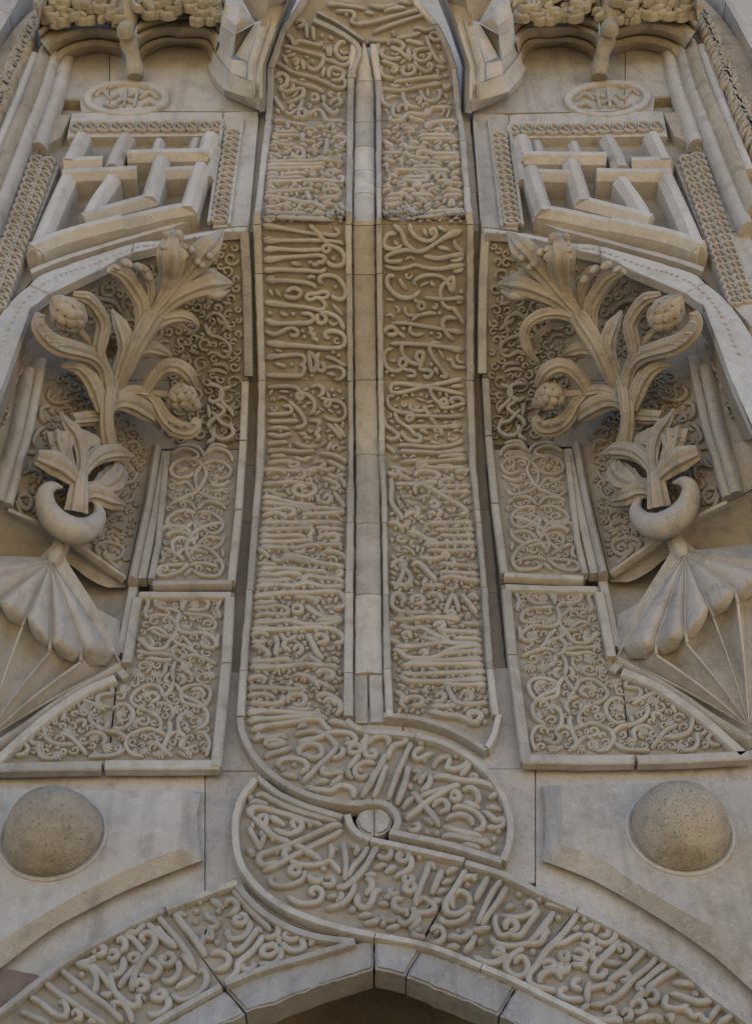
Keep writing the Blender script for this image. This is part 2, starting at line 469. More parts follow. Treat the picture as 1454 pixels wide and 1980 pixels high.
OCC = {}
def letters(T, z, txt, s, off, wd=0.03, ht=0.024, mat='letter', name='letter', side='L', dotr=0.016):
    """every ';'-separated trace is one carved stroke (a single point is a dot)"""
    for q in txt.replace('\n', ';').split(';'):
        q = q.strip()
        if not q: continue
        p = tr(q, z, side)
        OCC.setdefault(T.o.name, []).append(smooth(p, 3) if len(p) > 1 else p)
        if len(p) == 1:
            dot(T, 'letter_dot' if name == 'letter' else 'bead', p, s, off, dotr, ht * .9, mat)
        else:
            d = p[-1] - p[0]
            hd = None
            if abs(d[0]) > 60 and abs(d[0]) > 5 * abs(d[1]): hd = 's' if (p[0][0] < 690) == (d[0] > 0) else 'e'
            stroke(T, name, p, s, off, wd * random.uniform(.9, 1.1), ht * random.uniform(.9, 1.1), mat, head=hd)

def inside(p, poly):
    x, y = p; c = False; n = len(poly)
    for i in range(n):
        x1, y1 = poly[i]; x2, y2 = poly[i - 1]
        if (y1 > y) != (y2 > y) and x < (x2 - x1) * (y - y1) / (y2 - y1) + x1: c = not c
    return c

def fill(T, poly, s, off, wd, ht, r, ky=1.0, kind='mark', mat='letter', cover=None, name='letter_marks', limit=400):
    """the small marks and curls that crowd the gaps between the traced strokes, one mesh"""
    poly = np.asarray(poly, float); occ = [np.vstack(OCC[T.o.name])] if T.o.name in OCC else [np.zeros((1, 2)) - 999]
    edge = lin(np.vstack([poly, poly[:1]]), 3)
    k = np.array([1, 1 / ky]); O = np.vstack(occ + [edge]) * k
    lo, hi = poly.min(0) * k - 4 * r, poly.max(0) * k + 4 * r
    O = O[((O > lo) & (O < hi)).all(1)]
    W_, H_ = (np.ceil(hi - lo)).astype(int) + 2
    msk = np.zeros((W_, H_), bool); rad_ = int(r)
    gy, gx = np.meshgrid(np.arange(-rad_, rad_ + 1), np.arange(-rad_, rad_ + 1)); dk = (gx ** 2 + gy ** 2 <= r * r); gx, gy = gx[dk], gy[dk]
    def stamp(pts):
        c_ = (pts - lo).astype(int)
        X_ = np.clip(c_[:, :1] + gx[None], 0, W_ - 1); Y_ = np.clip(c_[:, 1:2] + gy[None], 0, H_ - 1)
        msk[X_, Y_] = True
    stamp(O)
    V = []; Fc = []; cnt = 0
    plo, phi = poly.min(0), poly.max(0)
    cand = rng.uniform(plo, phi, (int((phi - plo).prod() / 7), 2))
    for p in cand:
        if cnt >= limit: break
        c_ = (p * k - lo).astype(int)
        if msk[c_[0], c_[1]] or not inside(p, poly): continue
        d2 = ((O - p * k) ** 2).sum(1).min()
        if d2 < r * r: continue
        rr = min(math.sqrt(d2), r * 2.4)
        a = rng.uniform(0, 6.28)
        if kind == 'curl':
            t = np.linspace(0, 1, 9); sg = rng.choice([-1, 1])
            ang = a + sg * t * 6.8; rad = rr * .80 * (1 - .72 * t)
            q = p + np.stack([np.cos(ang) * rad, np.sin(ang) * rad * ky], 1)
        else:
            h = rr * rng.uniform(.55, .9); kd = rng.integers(0, 3)
            if kd == 0: q = np.array([[-h, 0], [0, h * .12], [h, 0]])
            elif kd == 1: q = np.array([[-h, h * .3], [-h * .3, -h * .3], [h * .4, -h * .1], [h * .7, h * .5]])
            else: q = np.array([[-h * .5, -h * .4], [h * .2, -h * .5], [h * .5, h * .1], [0, h * .5], [-h * .4, h * .2]])
            c_, s_ = math.cos(a), math.sin(a)
            q = p + (q @ np.array([[c_, s_], [-s_, c_]])) * [1, ky]
        v, f = stroke_mesh(q, s, off, wd * rng.uniform(.85, 1.1), ht * rng.uniform(.8, 1.05), ROUND)
        Fc += [tuple(i + len(V) for i in z) for z in f]; V += v.tolist(); cnt += 1
        nq = smooth(q, 3) * k; O = np.vstack([O, nq]); stamp(nq)
    if V: put(name, V, Fc, mat, T, kind='stuff')

def tube(T, name, p, off, rad, s='B', mat='flora', flat=0.85, ridges=4, rg=0.13, step=5, nseg=48, tip=True, lift=None, smn=True):
    """a free-standing carved stem or leaf: pixel path, distance from the ground and half-width (metres) along it"""
    pp = smooth(p, step)
    k = len(pp); u = np.linspace(0, 1, k)
    offs = np.interp(u, np.linspace(0, 1, len(np.atleast_1d(off))), np.atleast_1d(off))
    rr = np.interp(u, np.linspace(0, 1, len(np.atleast_1d(rad))), np.atleast_1d(rad))
    q0, n = hit(pp, s, 0.0)
    # walk each point off the ground along its own sight line so that the trace still holds
    q = np.array([hit(pp[i:i + 1], s, offs[i])[0][0] for i in range(k)])
    for _ in range(2):
        q[1:-1] = (q[:-2] + 2 * q[1:-1] + q[2:]) / 4
    t = np.gradient(q, axis=0); t /= np.linalg.norm(t, axis=1)[:, None] + 1e-9
    b = np.cross(n, t); b /= np.linalg.norm(b, axis=1)[:, None] + 1e-9
    nn = np.cross(t, b)
    a = np.linspace(0, 2 * math.pi, nseg, endpoint=False)
    m = 1 + rg * np.cos(a * ridges * 2) * (np.sin(a) > -0.2)
    V = q[:, None, :] + b[:, None, :] * (np.cos(a) * m)[None, :, None] * rr[:, None, None] + nn[:, None, :] * (np.sin(a) * m * flat)[None, :, None] * rr[:, None, None]
    Fc = grid_faces(k, nseg, True)
    V = V.reshape(-1, 3)
    Fc.append(tuple(range(nseg))); Fc.append(tuple((k - 1) * nseg + j for j in range(nseg)))
    return put(name, V, Fc, mat, T)

# ================================================================== the setting
def P3(p, s='B', off=0.0): return hit(p, s, off)[0]
def base_at(x, y, s='B'): return P3([(x, y)], s)[0]

V = [(-60, -60, 0), (60, -60, 0), (60, 14, 0), (-60, 14, 0)]
g = put('ground', V, [(0, 1, 2, 3)], 'paving', None, False); g['kind'] = 'structure'
# paving slabs in front of the door
pav = put('pavement', [(-6, -9, .004), (6, -9, .004), (6, -.2, .004), (-6, -.2, .004)], [(0, 1, 2, 3)], 'paving', None, False)
pav['kind'] = 'structure'

# ---- the portal's rear masonry: wall with a pointed door opening, cavetto, upper storey
WALL = Thing('portal_wall', 'weathered beige stone portal wall behind all the carved panels', 'wall', (0, 0.3, 0))
ARRIS_PX = tr('300,2040 400,1995 474,1958 546,1933 630,1901 724,1872 785,1887 881,1926 965,1964 1040,2000 1130,2050')
def arris(off):
    q = P3(ARRIS_PX, 0.0, off)
    l, r = q[0], q[-1]
    def leg(a, sx):
        x0, z0 = a[0], a[2]
        out = []
        for t in np.linspace(1, 0, 8)[:-1]:
            out.append((sx * (abs(x0) + 0.30 * math.sin(t * math.pi / 2) ** .8), a[1], z0 * (1 - t)))
        return np.array(out)
    return np.vstack([leg(l, -1), q, leg(r, 1)[::-1]])
AR = arris(-0.10)
n = len(AR)
xo = 9.0
outer = []
per = resamp(np.array([(-xo, 0), (-xo, H0 + EYE), (xo, H0 + EYE), (xo, 0)], float), 200)
# spread the outer ring so that quads stay tidy
ang_in = np.arctan2(AR[:, 0], AR[:, 2] - 2.0)
ang_out = np.arctan2(per[:, 0], per[:, 1] - 2.0)
outer = np.array([(np.interp(a, ang_out, per[:, 0]), AR[0, 1], np.interp(a, ang_out, per[:, 1])) for a in ang_in])
outer[0] = (-xo, AR[0, 1], 0); outer[-1] = (xo, AR[0, 1], 0)
ring = [AR + (outer - AR) * t for t in (0, .04, .15, .4, 1)]
loft3(WALL, 'wall_core', ring, 'plain')
# cavetto and upper storey, one sheet with the profile
hs = np.r_[np.linspace(H0 - .02, H1 - .002, 26), H1, np.linspace(H1 + .05, H2, 6)[1:], np.linspace(H2, H2 + 2.6, 14)[1:]]
def prow(x, s, off):
    P, S = prof(hs, s)
    return np.stack([np.full_like(hs, x), -(P + off), hs + EYE], 1)
loft3(WALL, 'cavetto_core', [prow(x, 'B', -0.10) for x in np.linspace(-2.0, 2.0, 9)], 'plain')
for sx in (-1, 1):
    a = np.array([[sx * 2.0, -PM + .15, 7.0], [sx * 2.0, -PM + .15, 18]])
    b = a + np.array([sx * 8, 0, 0])
    put('upper_wall', [a[0], a[1], b[1], b[0], a[0] + [0, 1.2, 0], b[0] + [0, 1.2, 0]], [(0, 1, 2, 3), (0, 3, 5, 4)], 'plain', WALL, False)
# roof slab so that the sun stays behind the building
top = 18.0
put('wall_top', [(-10, -PM + .2, top), (10, -PM + .2, top), (10, 6, top), (-10, 6, top), (-10, .5, 0), (10, .5, 0), (10, .5, top), (-10, .5, top), (-10, 6, 0), (10, 6, 0)],
    [(0, 1, 2, 3), (2, 3, 8, 9)], 'plain', WALL, False)
put('wall_side', [(-10, .1, 0), (-10, 6, 0), (-10, 6, top), (-10, -PM + .2, top), (-10, -PM + .2, 7), (-10, .1, 7)], [tuple(range(6))], 'plain', WALL, False)
put('wall_side', [(10, .1, 0), (10, 6, 0), (10, 6, top), (10, -PM + .2, top), (10, -PM + .2, 7), (10, .1, 7)], [tuple(range(6))], 'plain', WALL, False)

# ---- door: soffit, inner pointed arch, dark vestibule, wooden leaf
DOOR = Thing('doorway', 'dark recessed pointed doorway under the inscribed arch', 'doorway', (0, .3, 0))
SOFF_PX = tr('560,2030 600,1993 650,1972 690,1958 709,1951 728,1949 750,1955 776,1964 830,1990 880,2030')
def soffit(y):
    q = P3(SOFF_PX, -y)
    l, r = q[0], q[-1]
    L = [(l[0] - .25 * math.sin(t * math.pi / 2), l[1], l[2] * (1 - t)) for t in np.linspace(1, 0, 8)[:-1]]
    R = [(r[0] + .25 * math.sin(t * math.pi / 2), r[1], r[2] * (1 - t)) for t in np.linspace(0, 1, 8)[1:]]
    return np.vstack([L, q, R])
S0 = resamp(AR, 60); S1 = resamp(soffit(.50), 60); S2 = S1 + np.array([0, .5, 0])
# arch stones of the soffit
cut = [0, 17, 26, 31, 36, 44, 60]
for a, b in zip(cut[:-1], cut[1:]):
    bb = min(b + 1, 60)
    loft3(DOOR, 'soffit_stone', [S0[a:bb] + [0, .002, 0], (S0 * .5 + S1 * .5)[a:bb] + [0, 0, .02], S1[a:bb], S2[a:bb]], 'soffit_shade')
bx = 2.0
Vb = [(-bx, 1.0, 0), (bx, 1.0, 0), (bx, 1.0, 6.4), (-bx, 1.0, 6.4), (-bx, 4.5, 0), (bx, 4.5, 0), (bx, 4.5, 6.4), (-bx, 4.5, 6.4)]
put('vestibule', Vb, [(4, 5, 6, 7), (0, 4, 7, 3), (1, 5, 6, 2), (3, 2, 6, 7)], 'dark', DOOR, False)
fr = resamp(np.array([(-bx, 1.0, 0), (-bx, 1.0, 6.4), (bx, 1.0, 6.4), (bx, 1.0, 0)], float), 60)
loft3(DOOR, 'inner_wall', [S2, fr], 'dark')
for x0, x1 in ((-.95, -.01), (.01, .95)):
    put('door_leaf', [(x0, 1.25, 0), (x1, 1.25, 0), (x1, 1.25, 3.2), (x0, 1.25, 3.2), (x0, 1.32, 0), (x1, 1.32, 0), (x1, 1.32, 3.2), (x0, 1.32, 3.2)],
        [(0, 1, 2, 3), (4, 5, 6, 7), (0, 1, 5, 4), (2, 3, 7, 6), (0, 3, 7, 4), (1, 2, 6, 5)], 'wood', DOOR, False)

# ================================================================== centre: two inscription bands and the shaft
LBo = [(-40, 606), (14, 572), (58, 541), (131, 517), (217, 514), (240, 512.5), (270, 508), (422, 491), (436, 489.7), (733, 499.3), (900, 495), (938, 492), (1131, 476.6), (1285, 464), (1390, 456.5)]
LBi = [(-40, 618), (14, 588), (58, 553), (131, 530), (217, 527), (240, 525), (270, 521), (422, 503), (436, 504.7), (733, 513.6), (900, 511.5), (938, 506), (1131, 490), (1285, 478.5), (1390, 474)]
LRi = [(82, 678), (110, 676), (150, 672), (228, 670), (425, 669), (436, 667.4), (733, 672), (900, 674), (938, 671), (1131, 667), (1285, 664.6), (1390, 663)]
LRo = [(82, 694), (110, 690), (150, 685), (228, 683.5), (425, 680.7), (436, 680), (733, 683.5), (900, 683.6), (938, 685), (1131, 683.4), (1285, 682.7), (1390, 684.6)]
SHl = [(82, 702), (110, 693), (160, 686), (240, 685), (436, 682), (733, 685), (938, 687.5), (1131, 686), (1390, 684.5)]
SHr = [(82, 706), (110, 715), (160, 724), (240, 725), (436, 725.5), (733, 729), (938, 735.5), (1131, 738), (1285, 740), (1390, 745)]
RLo = [(82, 715), (110, 718), (150, 725.5), (228, 727), (425, 727.6), (436, 727), (733, 730.5), (900, 732.5), (938, 737), (1131, 740), (1285, 741), (1390, 746.5)]
RLi = [(82, 730), (110, 733), (150, 738), (228, 737.6), (425, 738), (436, 739), (733, 742), (900, 746), (938, 748), (1131, 751), (1285, 756), (1390, 762)]
RRi = [(-40, 780), (12, 803), (47, 836), (94, 861), (131, 873), (210, 881), (240, 886.4), (425, 900.8), (436, 903.5), (733, 901.7), (900, 907), (938, 913), (1131, 930), (1285, 939.6), (1390, 951)]
RRo = [(-40, 795), (12, 818), (47, 849), (94, 872), (131, 884), (210, 892), (240, 897.8), (425, 913.7), (436, 916), (733, 917), (900, 921.5), (938, 924.6), (1131, 942), (1285, 953.5), (1390, 966.5)]
GLl = [(215, 500), (425, 477), (436, 476), (730, 481), (938, 467), (1131, 453.5), (1500, 424)]
GRr = [(212, 909), (425, 929), (436, 930), (733, 931), (938, 944), (1131, 962), (1500, 1004)]
FR, GR = 0.055, 0.016      # frame and sunk ground, proud of the wall's profile

LB = Thing('inscription_band', 'upright band of raised Arabic lettering left of the smooth central shaft', 'inscription', base_at(580, 1380))
RB = Thing('inscription_band', 'upright band of raised Arabic lettering right of the smooth central shaft', 'inscription', base_at(850, 1400))
SH = Thing('central_shaft', 'smooth pale stone shaft rising between the two lettered bands', 'shaft', base_at(713, 1385))
def cutlist(js): return list(zip(js[:-1], js[1:]))
for T, o, i, js in ((LB, LBo, LBi, [-20, 58, 131, 232, 275, 434, 529, 735, 1000, 1140, 1296, 1384]),
                    (LB, LRi, LRo, [84, 150, 232, 434, 530, 737, 1010, 1145, 1300, 1384]),
                    (RB, RLo, RLi, [84, 155, 232, 362, 434, 529, 733, 880, 1010, 1150, 1293, 1385]),
                    (RB, RRi, RRo, [-20, 47, 131, 232, 272, 360, 434, 735, 985, 1010, 1135, 1292, 1382])):
    for a, b in cutlist(js):
        if b - a < 8: continue
        strip(T, 'frame_stone', o, i, a + .7, b - .7, 'C', FR + random.uniform(-.003, .004), .10, 'dressed')
for T, a_, b_, js in ((LB, LBi, LRi, [84, 233, 434, 735, 1008, 1140, 1296, 1392]), (RB, RLi, RRi, [84, 233, 434, 530, 735, 1005, 1140, 1290, 1390])):
    for a, b in cutlist(js):
        if b - a < 8: continue
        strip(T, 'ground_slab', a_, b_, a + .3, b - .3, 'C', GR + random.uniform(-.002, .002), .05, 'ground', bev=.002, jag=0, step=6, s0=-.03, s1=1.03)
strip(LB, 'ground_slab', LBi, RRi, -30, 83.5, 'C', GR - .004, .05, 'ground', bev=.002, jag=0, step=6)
for a, b in cutlist([84, 158, 238, 285, 331, 375, 436, 531, 735, 880, 1013, 1151, 1303]):
    strip(SH, 'shaft_stone', SHl, SHr, a + .6, b - .6, 'C', FR - .035 + random.uniform(-.004, .004), .12, 'shaft', bev=.012, jag=.45, bulge=.010, step=8)
strip(SH, 'shaft_stone', [(1300, 683.5), (1390, 685)], [(1300, 711), (1390, 713)], 1305, 1398, 'C', FR - .045, .1, 'shaft', bev=.008, jag=.6)
strip(SH, 'shaft_stone', [(1300, 713), (1390, 715.5)], [(1300, 741), (1390, 744)], 1305, 1396, 'C', FR - .038, .1, 'shaft', bev=.008, jag=.6)

# sunk fillets between the bands and the flanking panels
FL = Thing('sunk_fillet', 'dark sunken fillet of long stones between left lettered band and floral panel', 'fillet', base_at(470, 1380))
FRt = Thing('sunk_fillet', 'cracked sunken fillet of long stones between right lettered band and floral panel', 'fillet', base_at(960, 1380))
for a, b in cutlist([215, 330, 434, 540, 738, 900, 1010, 1150, 1300, 1490]):
    if b - a < 8: continue
    strip(FL, 'fillet_stone', [(v, x - 4) for v, x in GLl], [(v, x + 4) for v, x in LBo], a + .4, b - .4, 'B', -.035, .05, 'ground', bev=.003)
for a, b in cutlist([215, 280, 372, 434, 560, 730, 985, 1145, 1300, 1490]):
    if b - a < 8: continue
    strip(FRt, 'fillet_stone', [(v, x - 4) for v, x in RRo], [(v, x - 2.5) for v, x in GRr], a + .4, b - .4, 'B', -.035, .05, 'ground', bev=.003)

# ================================================================== the knot over the door and the two arch bands
KN = Thing('inscription_knot', 'upper loop of the lettered knot, fed by the left band, cut off slanting', 'inscription', base_at(725, 1640))
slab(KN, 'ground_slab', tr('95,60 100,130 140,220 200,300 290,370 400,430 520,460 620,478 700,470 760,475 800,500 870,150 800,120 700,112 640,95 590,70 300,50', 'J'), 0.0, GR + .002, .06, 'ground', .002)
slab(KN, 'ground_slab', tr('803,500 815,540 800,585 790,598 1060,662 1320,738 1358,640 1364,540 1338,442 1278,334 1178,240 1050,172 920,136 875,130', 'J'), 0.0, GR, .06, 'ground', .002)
frame(KN, 'frame_stone', smooth(tr('106,66 116,130 156,217 214,290 300,357 410,415 525,446 630,460 715,451', 'J')), 0.0, .02, .035, .036)
frame(KN, 'frame_stone', smooth(tr('719,451 775,462 820,500 833,545 815,582', 'J')), 0.0, .02, .034, .036)
frame(KN, 'frame_stone', tr('795,590 1065,648 1312,724', 'J'), 0.0, .02, .035, .036)
frame(KN, 'frame_stone', smooth(tr('1316,722 1345,640 1351,540 1324,445 1266,342 1168,250 1043,182 916,147', 'J')), 0.0, .022, .035, .036)
frame(KN, 'frame_stone', smooth(tr('912,146 800,133 700,127 640,108 596,76', 'J')), 0.0, .02, .035, .036)
# the pale disc at the knot's centre, split by a crack
slab(KN, 'disc_half', tr('722,478 690,482 655,500 640,535 655,575 690,600 722,606', 'J'), 0.0, .03, .05, 'plain', .01)
slab(KN, 'disc_half', tr('727,478 765,484 795,505 806,540 795,575 765,598 727,606', 'J'), 0.0, .032, .05, 'plain', .01)

RA = Thing('arch_inscription', 'lettered arch band sweeping down right of the door from the lower knot loop', 'inscription', base_at(1100, 1850))
def JK(j, k): return np.vstack([tr(j, 'J'), tr(k, 'K')])
low2 = tr('180,333 104,420 70,520 70,620 85,720 124,798 194,876 302,955 452,1015 602,1057 725,1083 925,1120', 'J')
up2 = tr('1140,730 900,686 700,643 640,610 596,562 588,512 520,492 410,458 290,406', 'J')
slab(RA, 'ground_slab', np.vstack([low2, up2]), 0.0, GR, .06, 'ground', .002)
slab(RA, 'ground_slab', tr('815,1831 899,1666 978,1690 1056,1730 1116,1755 1001,1903 930,1871'), 0.0, GR - .002, .06, 'ground', .002)
slab(RA, 'ground_slab', tr('1003,1904 1118,1756 1190,1791 1254,1829 1326,1874 1380,1921 1452,1975 1520,2040 1250,2040 1139,1972 1074,1940'), 0.0, GR, .06, 'ground', .002)
frame(RA, 'frame_stone', smooth(tr('178,345 118,425 86,520 85,620 100,712 138,788 206,864 312,940 458,1000 605,1042 725,1067', 'J')), 0.0, .02, .034, .036)
frame(RA, 'frame_stone', smooth(np.vstack([tr('729,1068 925,1104', 'J'), tr('863,1840 930,1868')])), 0.0, .02, .03, .036)
frame(RA, 'frame_stone', smooth(tr('932,1868 1001,1898 1076,1936 1142,1968 1252,2034')), 0.0, .02, .03, .036)
frame(RA, 'frame_stone', smooth(tr('186,340 292,420 412,473 520,507 575,522', 'J')), 0.0, .02, .03, .036)
frame(RA, 'frame_stone', smooth(tr('600,512 614,556 650,598 706,625', 'J')), 0.0, .02, .034, .036)
frame(RA, 'frame_stone', smooth(tr('708,627 900,668 1137,722', 'J')), 0.0, .02, .032, .036)
frame(RA, 'frame_stone', smooth(tr('900,1667 977,1692 1055,1731 1115,1757')), 0.0, .02, .032, .036)
frame(RA, 'frame_stone', smooth(tr('1118,1758 1187,1793 1251,1831 1322,1876 1376,1923 1448,1977 1516,2042')), 0.0, .02, .032, .036)

LA = Thing('arch_inscription', 'lettered arch band rising left of the door to a pointed tip under the knot', 'inscription', base_at(300, 1850))
slab(LA, 'ground_slab', tr('-60,1992 0,1950 82,1885 142,1842 231,1792 316,1752 431,1909 317,1974 200,2048 100,2100'), 0.0, GR, .06, 'ground', .002)
slab(LA, 'ground_slab', tr('319,1751 460,1700 472,1720 502,1755 547,1788 612,1811 684,1820 588,1853 504,1878 434,1908'), 0.0, GR + .003, .06, 'ground', .002)
frame(LA, 'frame_stone', smooth(tr('-58,1998 2,1955 84,1890 144,1847 233,1797 314,1758')), 0.0, .02, .032, .036)
frame(LA, 'frame_stone', smooth(tr('322,1756 400,1727 458,1706')), 0.0, .02, .032, .036)
frame(LA, 'frame_stone', smooth(tr('461,1712 476,1732 505,1760 552,1790 614,1811 684,1820')), 0.0, .02, .034, .036)
frame(LA, 'frame_stone', smooth(tr('686,1821 588,1850 504,1874 436,1901')), 0.0, .021, .03, .036)
frame(LA, 'frame_stone', smooth(tr('427,1906 317,1968 200,2042')), 0.0, .02, .03, .036)

# plain archivolt of big pale voussoirs round the door
AV = Thing('door_archivolt', 'plain pale pointed arch of large voussoirs round the doorway', 'arch', base_at(724, 1875))
for s in ('686,1823 720,1819 722,1872 630,1901 546,1933 478,1956 437,1912 504,1883 588,1858',
          '725,1819 806,1830 812,1836 784,1885 726,1872', '814,1837 929,1877 997,1907 963,1962 881,1926 787,1887',
          '1000,1908 1074,1946 1139,1978 1250,2043 1130,2052 1040,2001 966,1964',
          '433,1914 474,1960 400,1996 300,2042 230,2042 317,1980'):
    slab(AV, 'voussoir', tr(s), 0.0, .028 + random.uniform(-.004, .004), .14, 'arch', .010, jag=.8)

# plain wall stones left and right of the knot
WS = Thing('wall_facing', 'smooth plain stone facing round the knot and the two domed bosses', 'wall', base_at(720, 1600))
for s in ('-60,1495 260,1493 396,1492 396,1740 317,1775 231,1817 142,1867 82,1910 0,1975 -60,2018', '398,1492 600,1492 600,1800 545,1780 500,1747 470,1712 430,1760 398,1740',
          '402,1300 640,1300 640,1490 402,1490', '642,1370 778,1370 778,1486 642,1486', '780,1300 1030,1290 1030,1486 780,1486', '850,1488 1034,1487 1034,1705 978,1720 850,1690',
          '1036,1486 1500,1478 1500,2010 1452,2008 1380,1950 1326,1900 1254,1855 1190,1815 1117,1780 1056,1755 1036,1745'):
    slab(WS, 'wall_stone', tr(s), 0.0, -.004 + random.uniform(-.002, .002), .08, 'plain', .004)

# ---- raised fields with domed bosses
def field(side, O, I, c, lab, lab2):
    T = Thing('raised_field', lab, 'stone panel', base_at(*c))
    O = tr(O); I = tr(I)
    O = np.vstack([lin(O[:6], 12), smooth(O[5:], 12)[1:]]); k = len(O)
    Io = tr(I); Io = resamp(np.vstack([lin(Io[:6], 6), smooth(Io[5:], 6)[1:]]), k)
    # match corner positions
    R = [P3(O, 0.0, -.01), P3(O, 0.0, .035), P3(Io, 0.0, .10)]
    V = np.vstack(R); Fc = grid_faces(3, k); Fc.append(tuple(range(2 * k, 3 * k)))
    put('chamfered_block', V, Fc, 'plain', T)
    B = Thing('domed_boss', lab2, 'boss', P3([c], 0.0, .10)[0])
    q = P3([c], 0.0, .10)[0]; nrm = np.array([0, -1.0, 0])
    Vv = []; Fv = []; seg, rg_ = 72, 20
    for i in range(rg_ + 1):
        a = i / rg_ * math.pi / 2
        for j in range(seg):
            b = 2 * math.pi * j / seg
            rr = .207 * (1 + .018 * math.sin(3 * b + 1) + .008 * math.sin(5 * b + i * .3))
            hh = .225 * (math.sin(a) + .02 * math.sin(4 * b + i) * math.cos(a))
            Vv.append(q + np.array([rr * math.cos(a) * math.cos(b), -hh - .0, rr * math.cos(a) * math.sin(b)]))
    Fv = grid_faces(rg_ + 1, seg, True)
    put('dome', Vv, Fv, 'rough', B)
    rv = []
    for (r, y) in ((.212, -.02), (.212, .006), (.222, .012), (.232, .006), (.236, -.02)):
        for j in range(seg):
            b = 2 * math.pi * j / seg
            rv.append(q + np.array([r * math.cos(b), -y, r * math.sin(b)]))
    put('rim', rv, grid_faces(5, seg, True), 'plain', B)
field('L', '-40,1529 180,1530 389.6,1531 381,1575 383,1618 394.5,1663 330,1687 244,1722 165,1762 99,1798 33,1848 -40,1903',
      '-40,1526 170,1527 351.6,1530 350,1582 353,1625 360,1638 300,1659 226,1692 150,1731 85,1768 20,1808 -40,1846', (103, 1617),
      'raised chamfered field left of the knot, carrying the left domed boss', 'rough domed stone boss on the raised field left of the knot')
field('R', '1500,1512 1280,1516 1049,1519.5 1054,1568 1054,1622 1048,1664 1132,1696 1196.7,1730 1272,1775 1337,1818 1398.5,1865 1500,1960',
      '1500,1510 1290,1514 1083,1518 1088.6,1579 1085,1628 1085,1634 1150,1655 1218,1700 1290,1745 1350,1778 1410,1812 1500,1870', (1314, 1607),
      'raised chamfered field right of the knot, carrying the right domed boss', 'rough domed stone boss on the raised field right of the knot')

CS = Thing('corner_stone', 'dark reddish worn stone at the lower left corner above the arch band', 'stone', base_at(20, 1910))
slab(CS, 'stone_block', tr('-60,1875 20,1872 74,1884 82,1890 0,1952 -60,1995'), 0.0, .02, .1, 'red', .008, jag=.8)

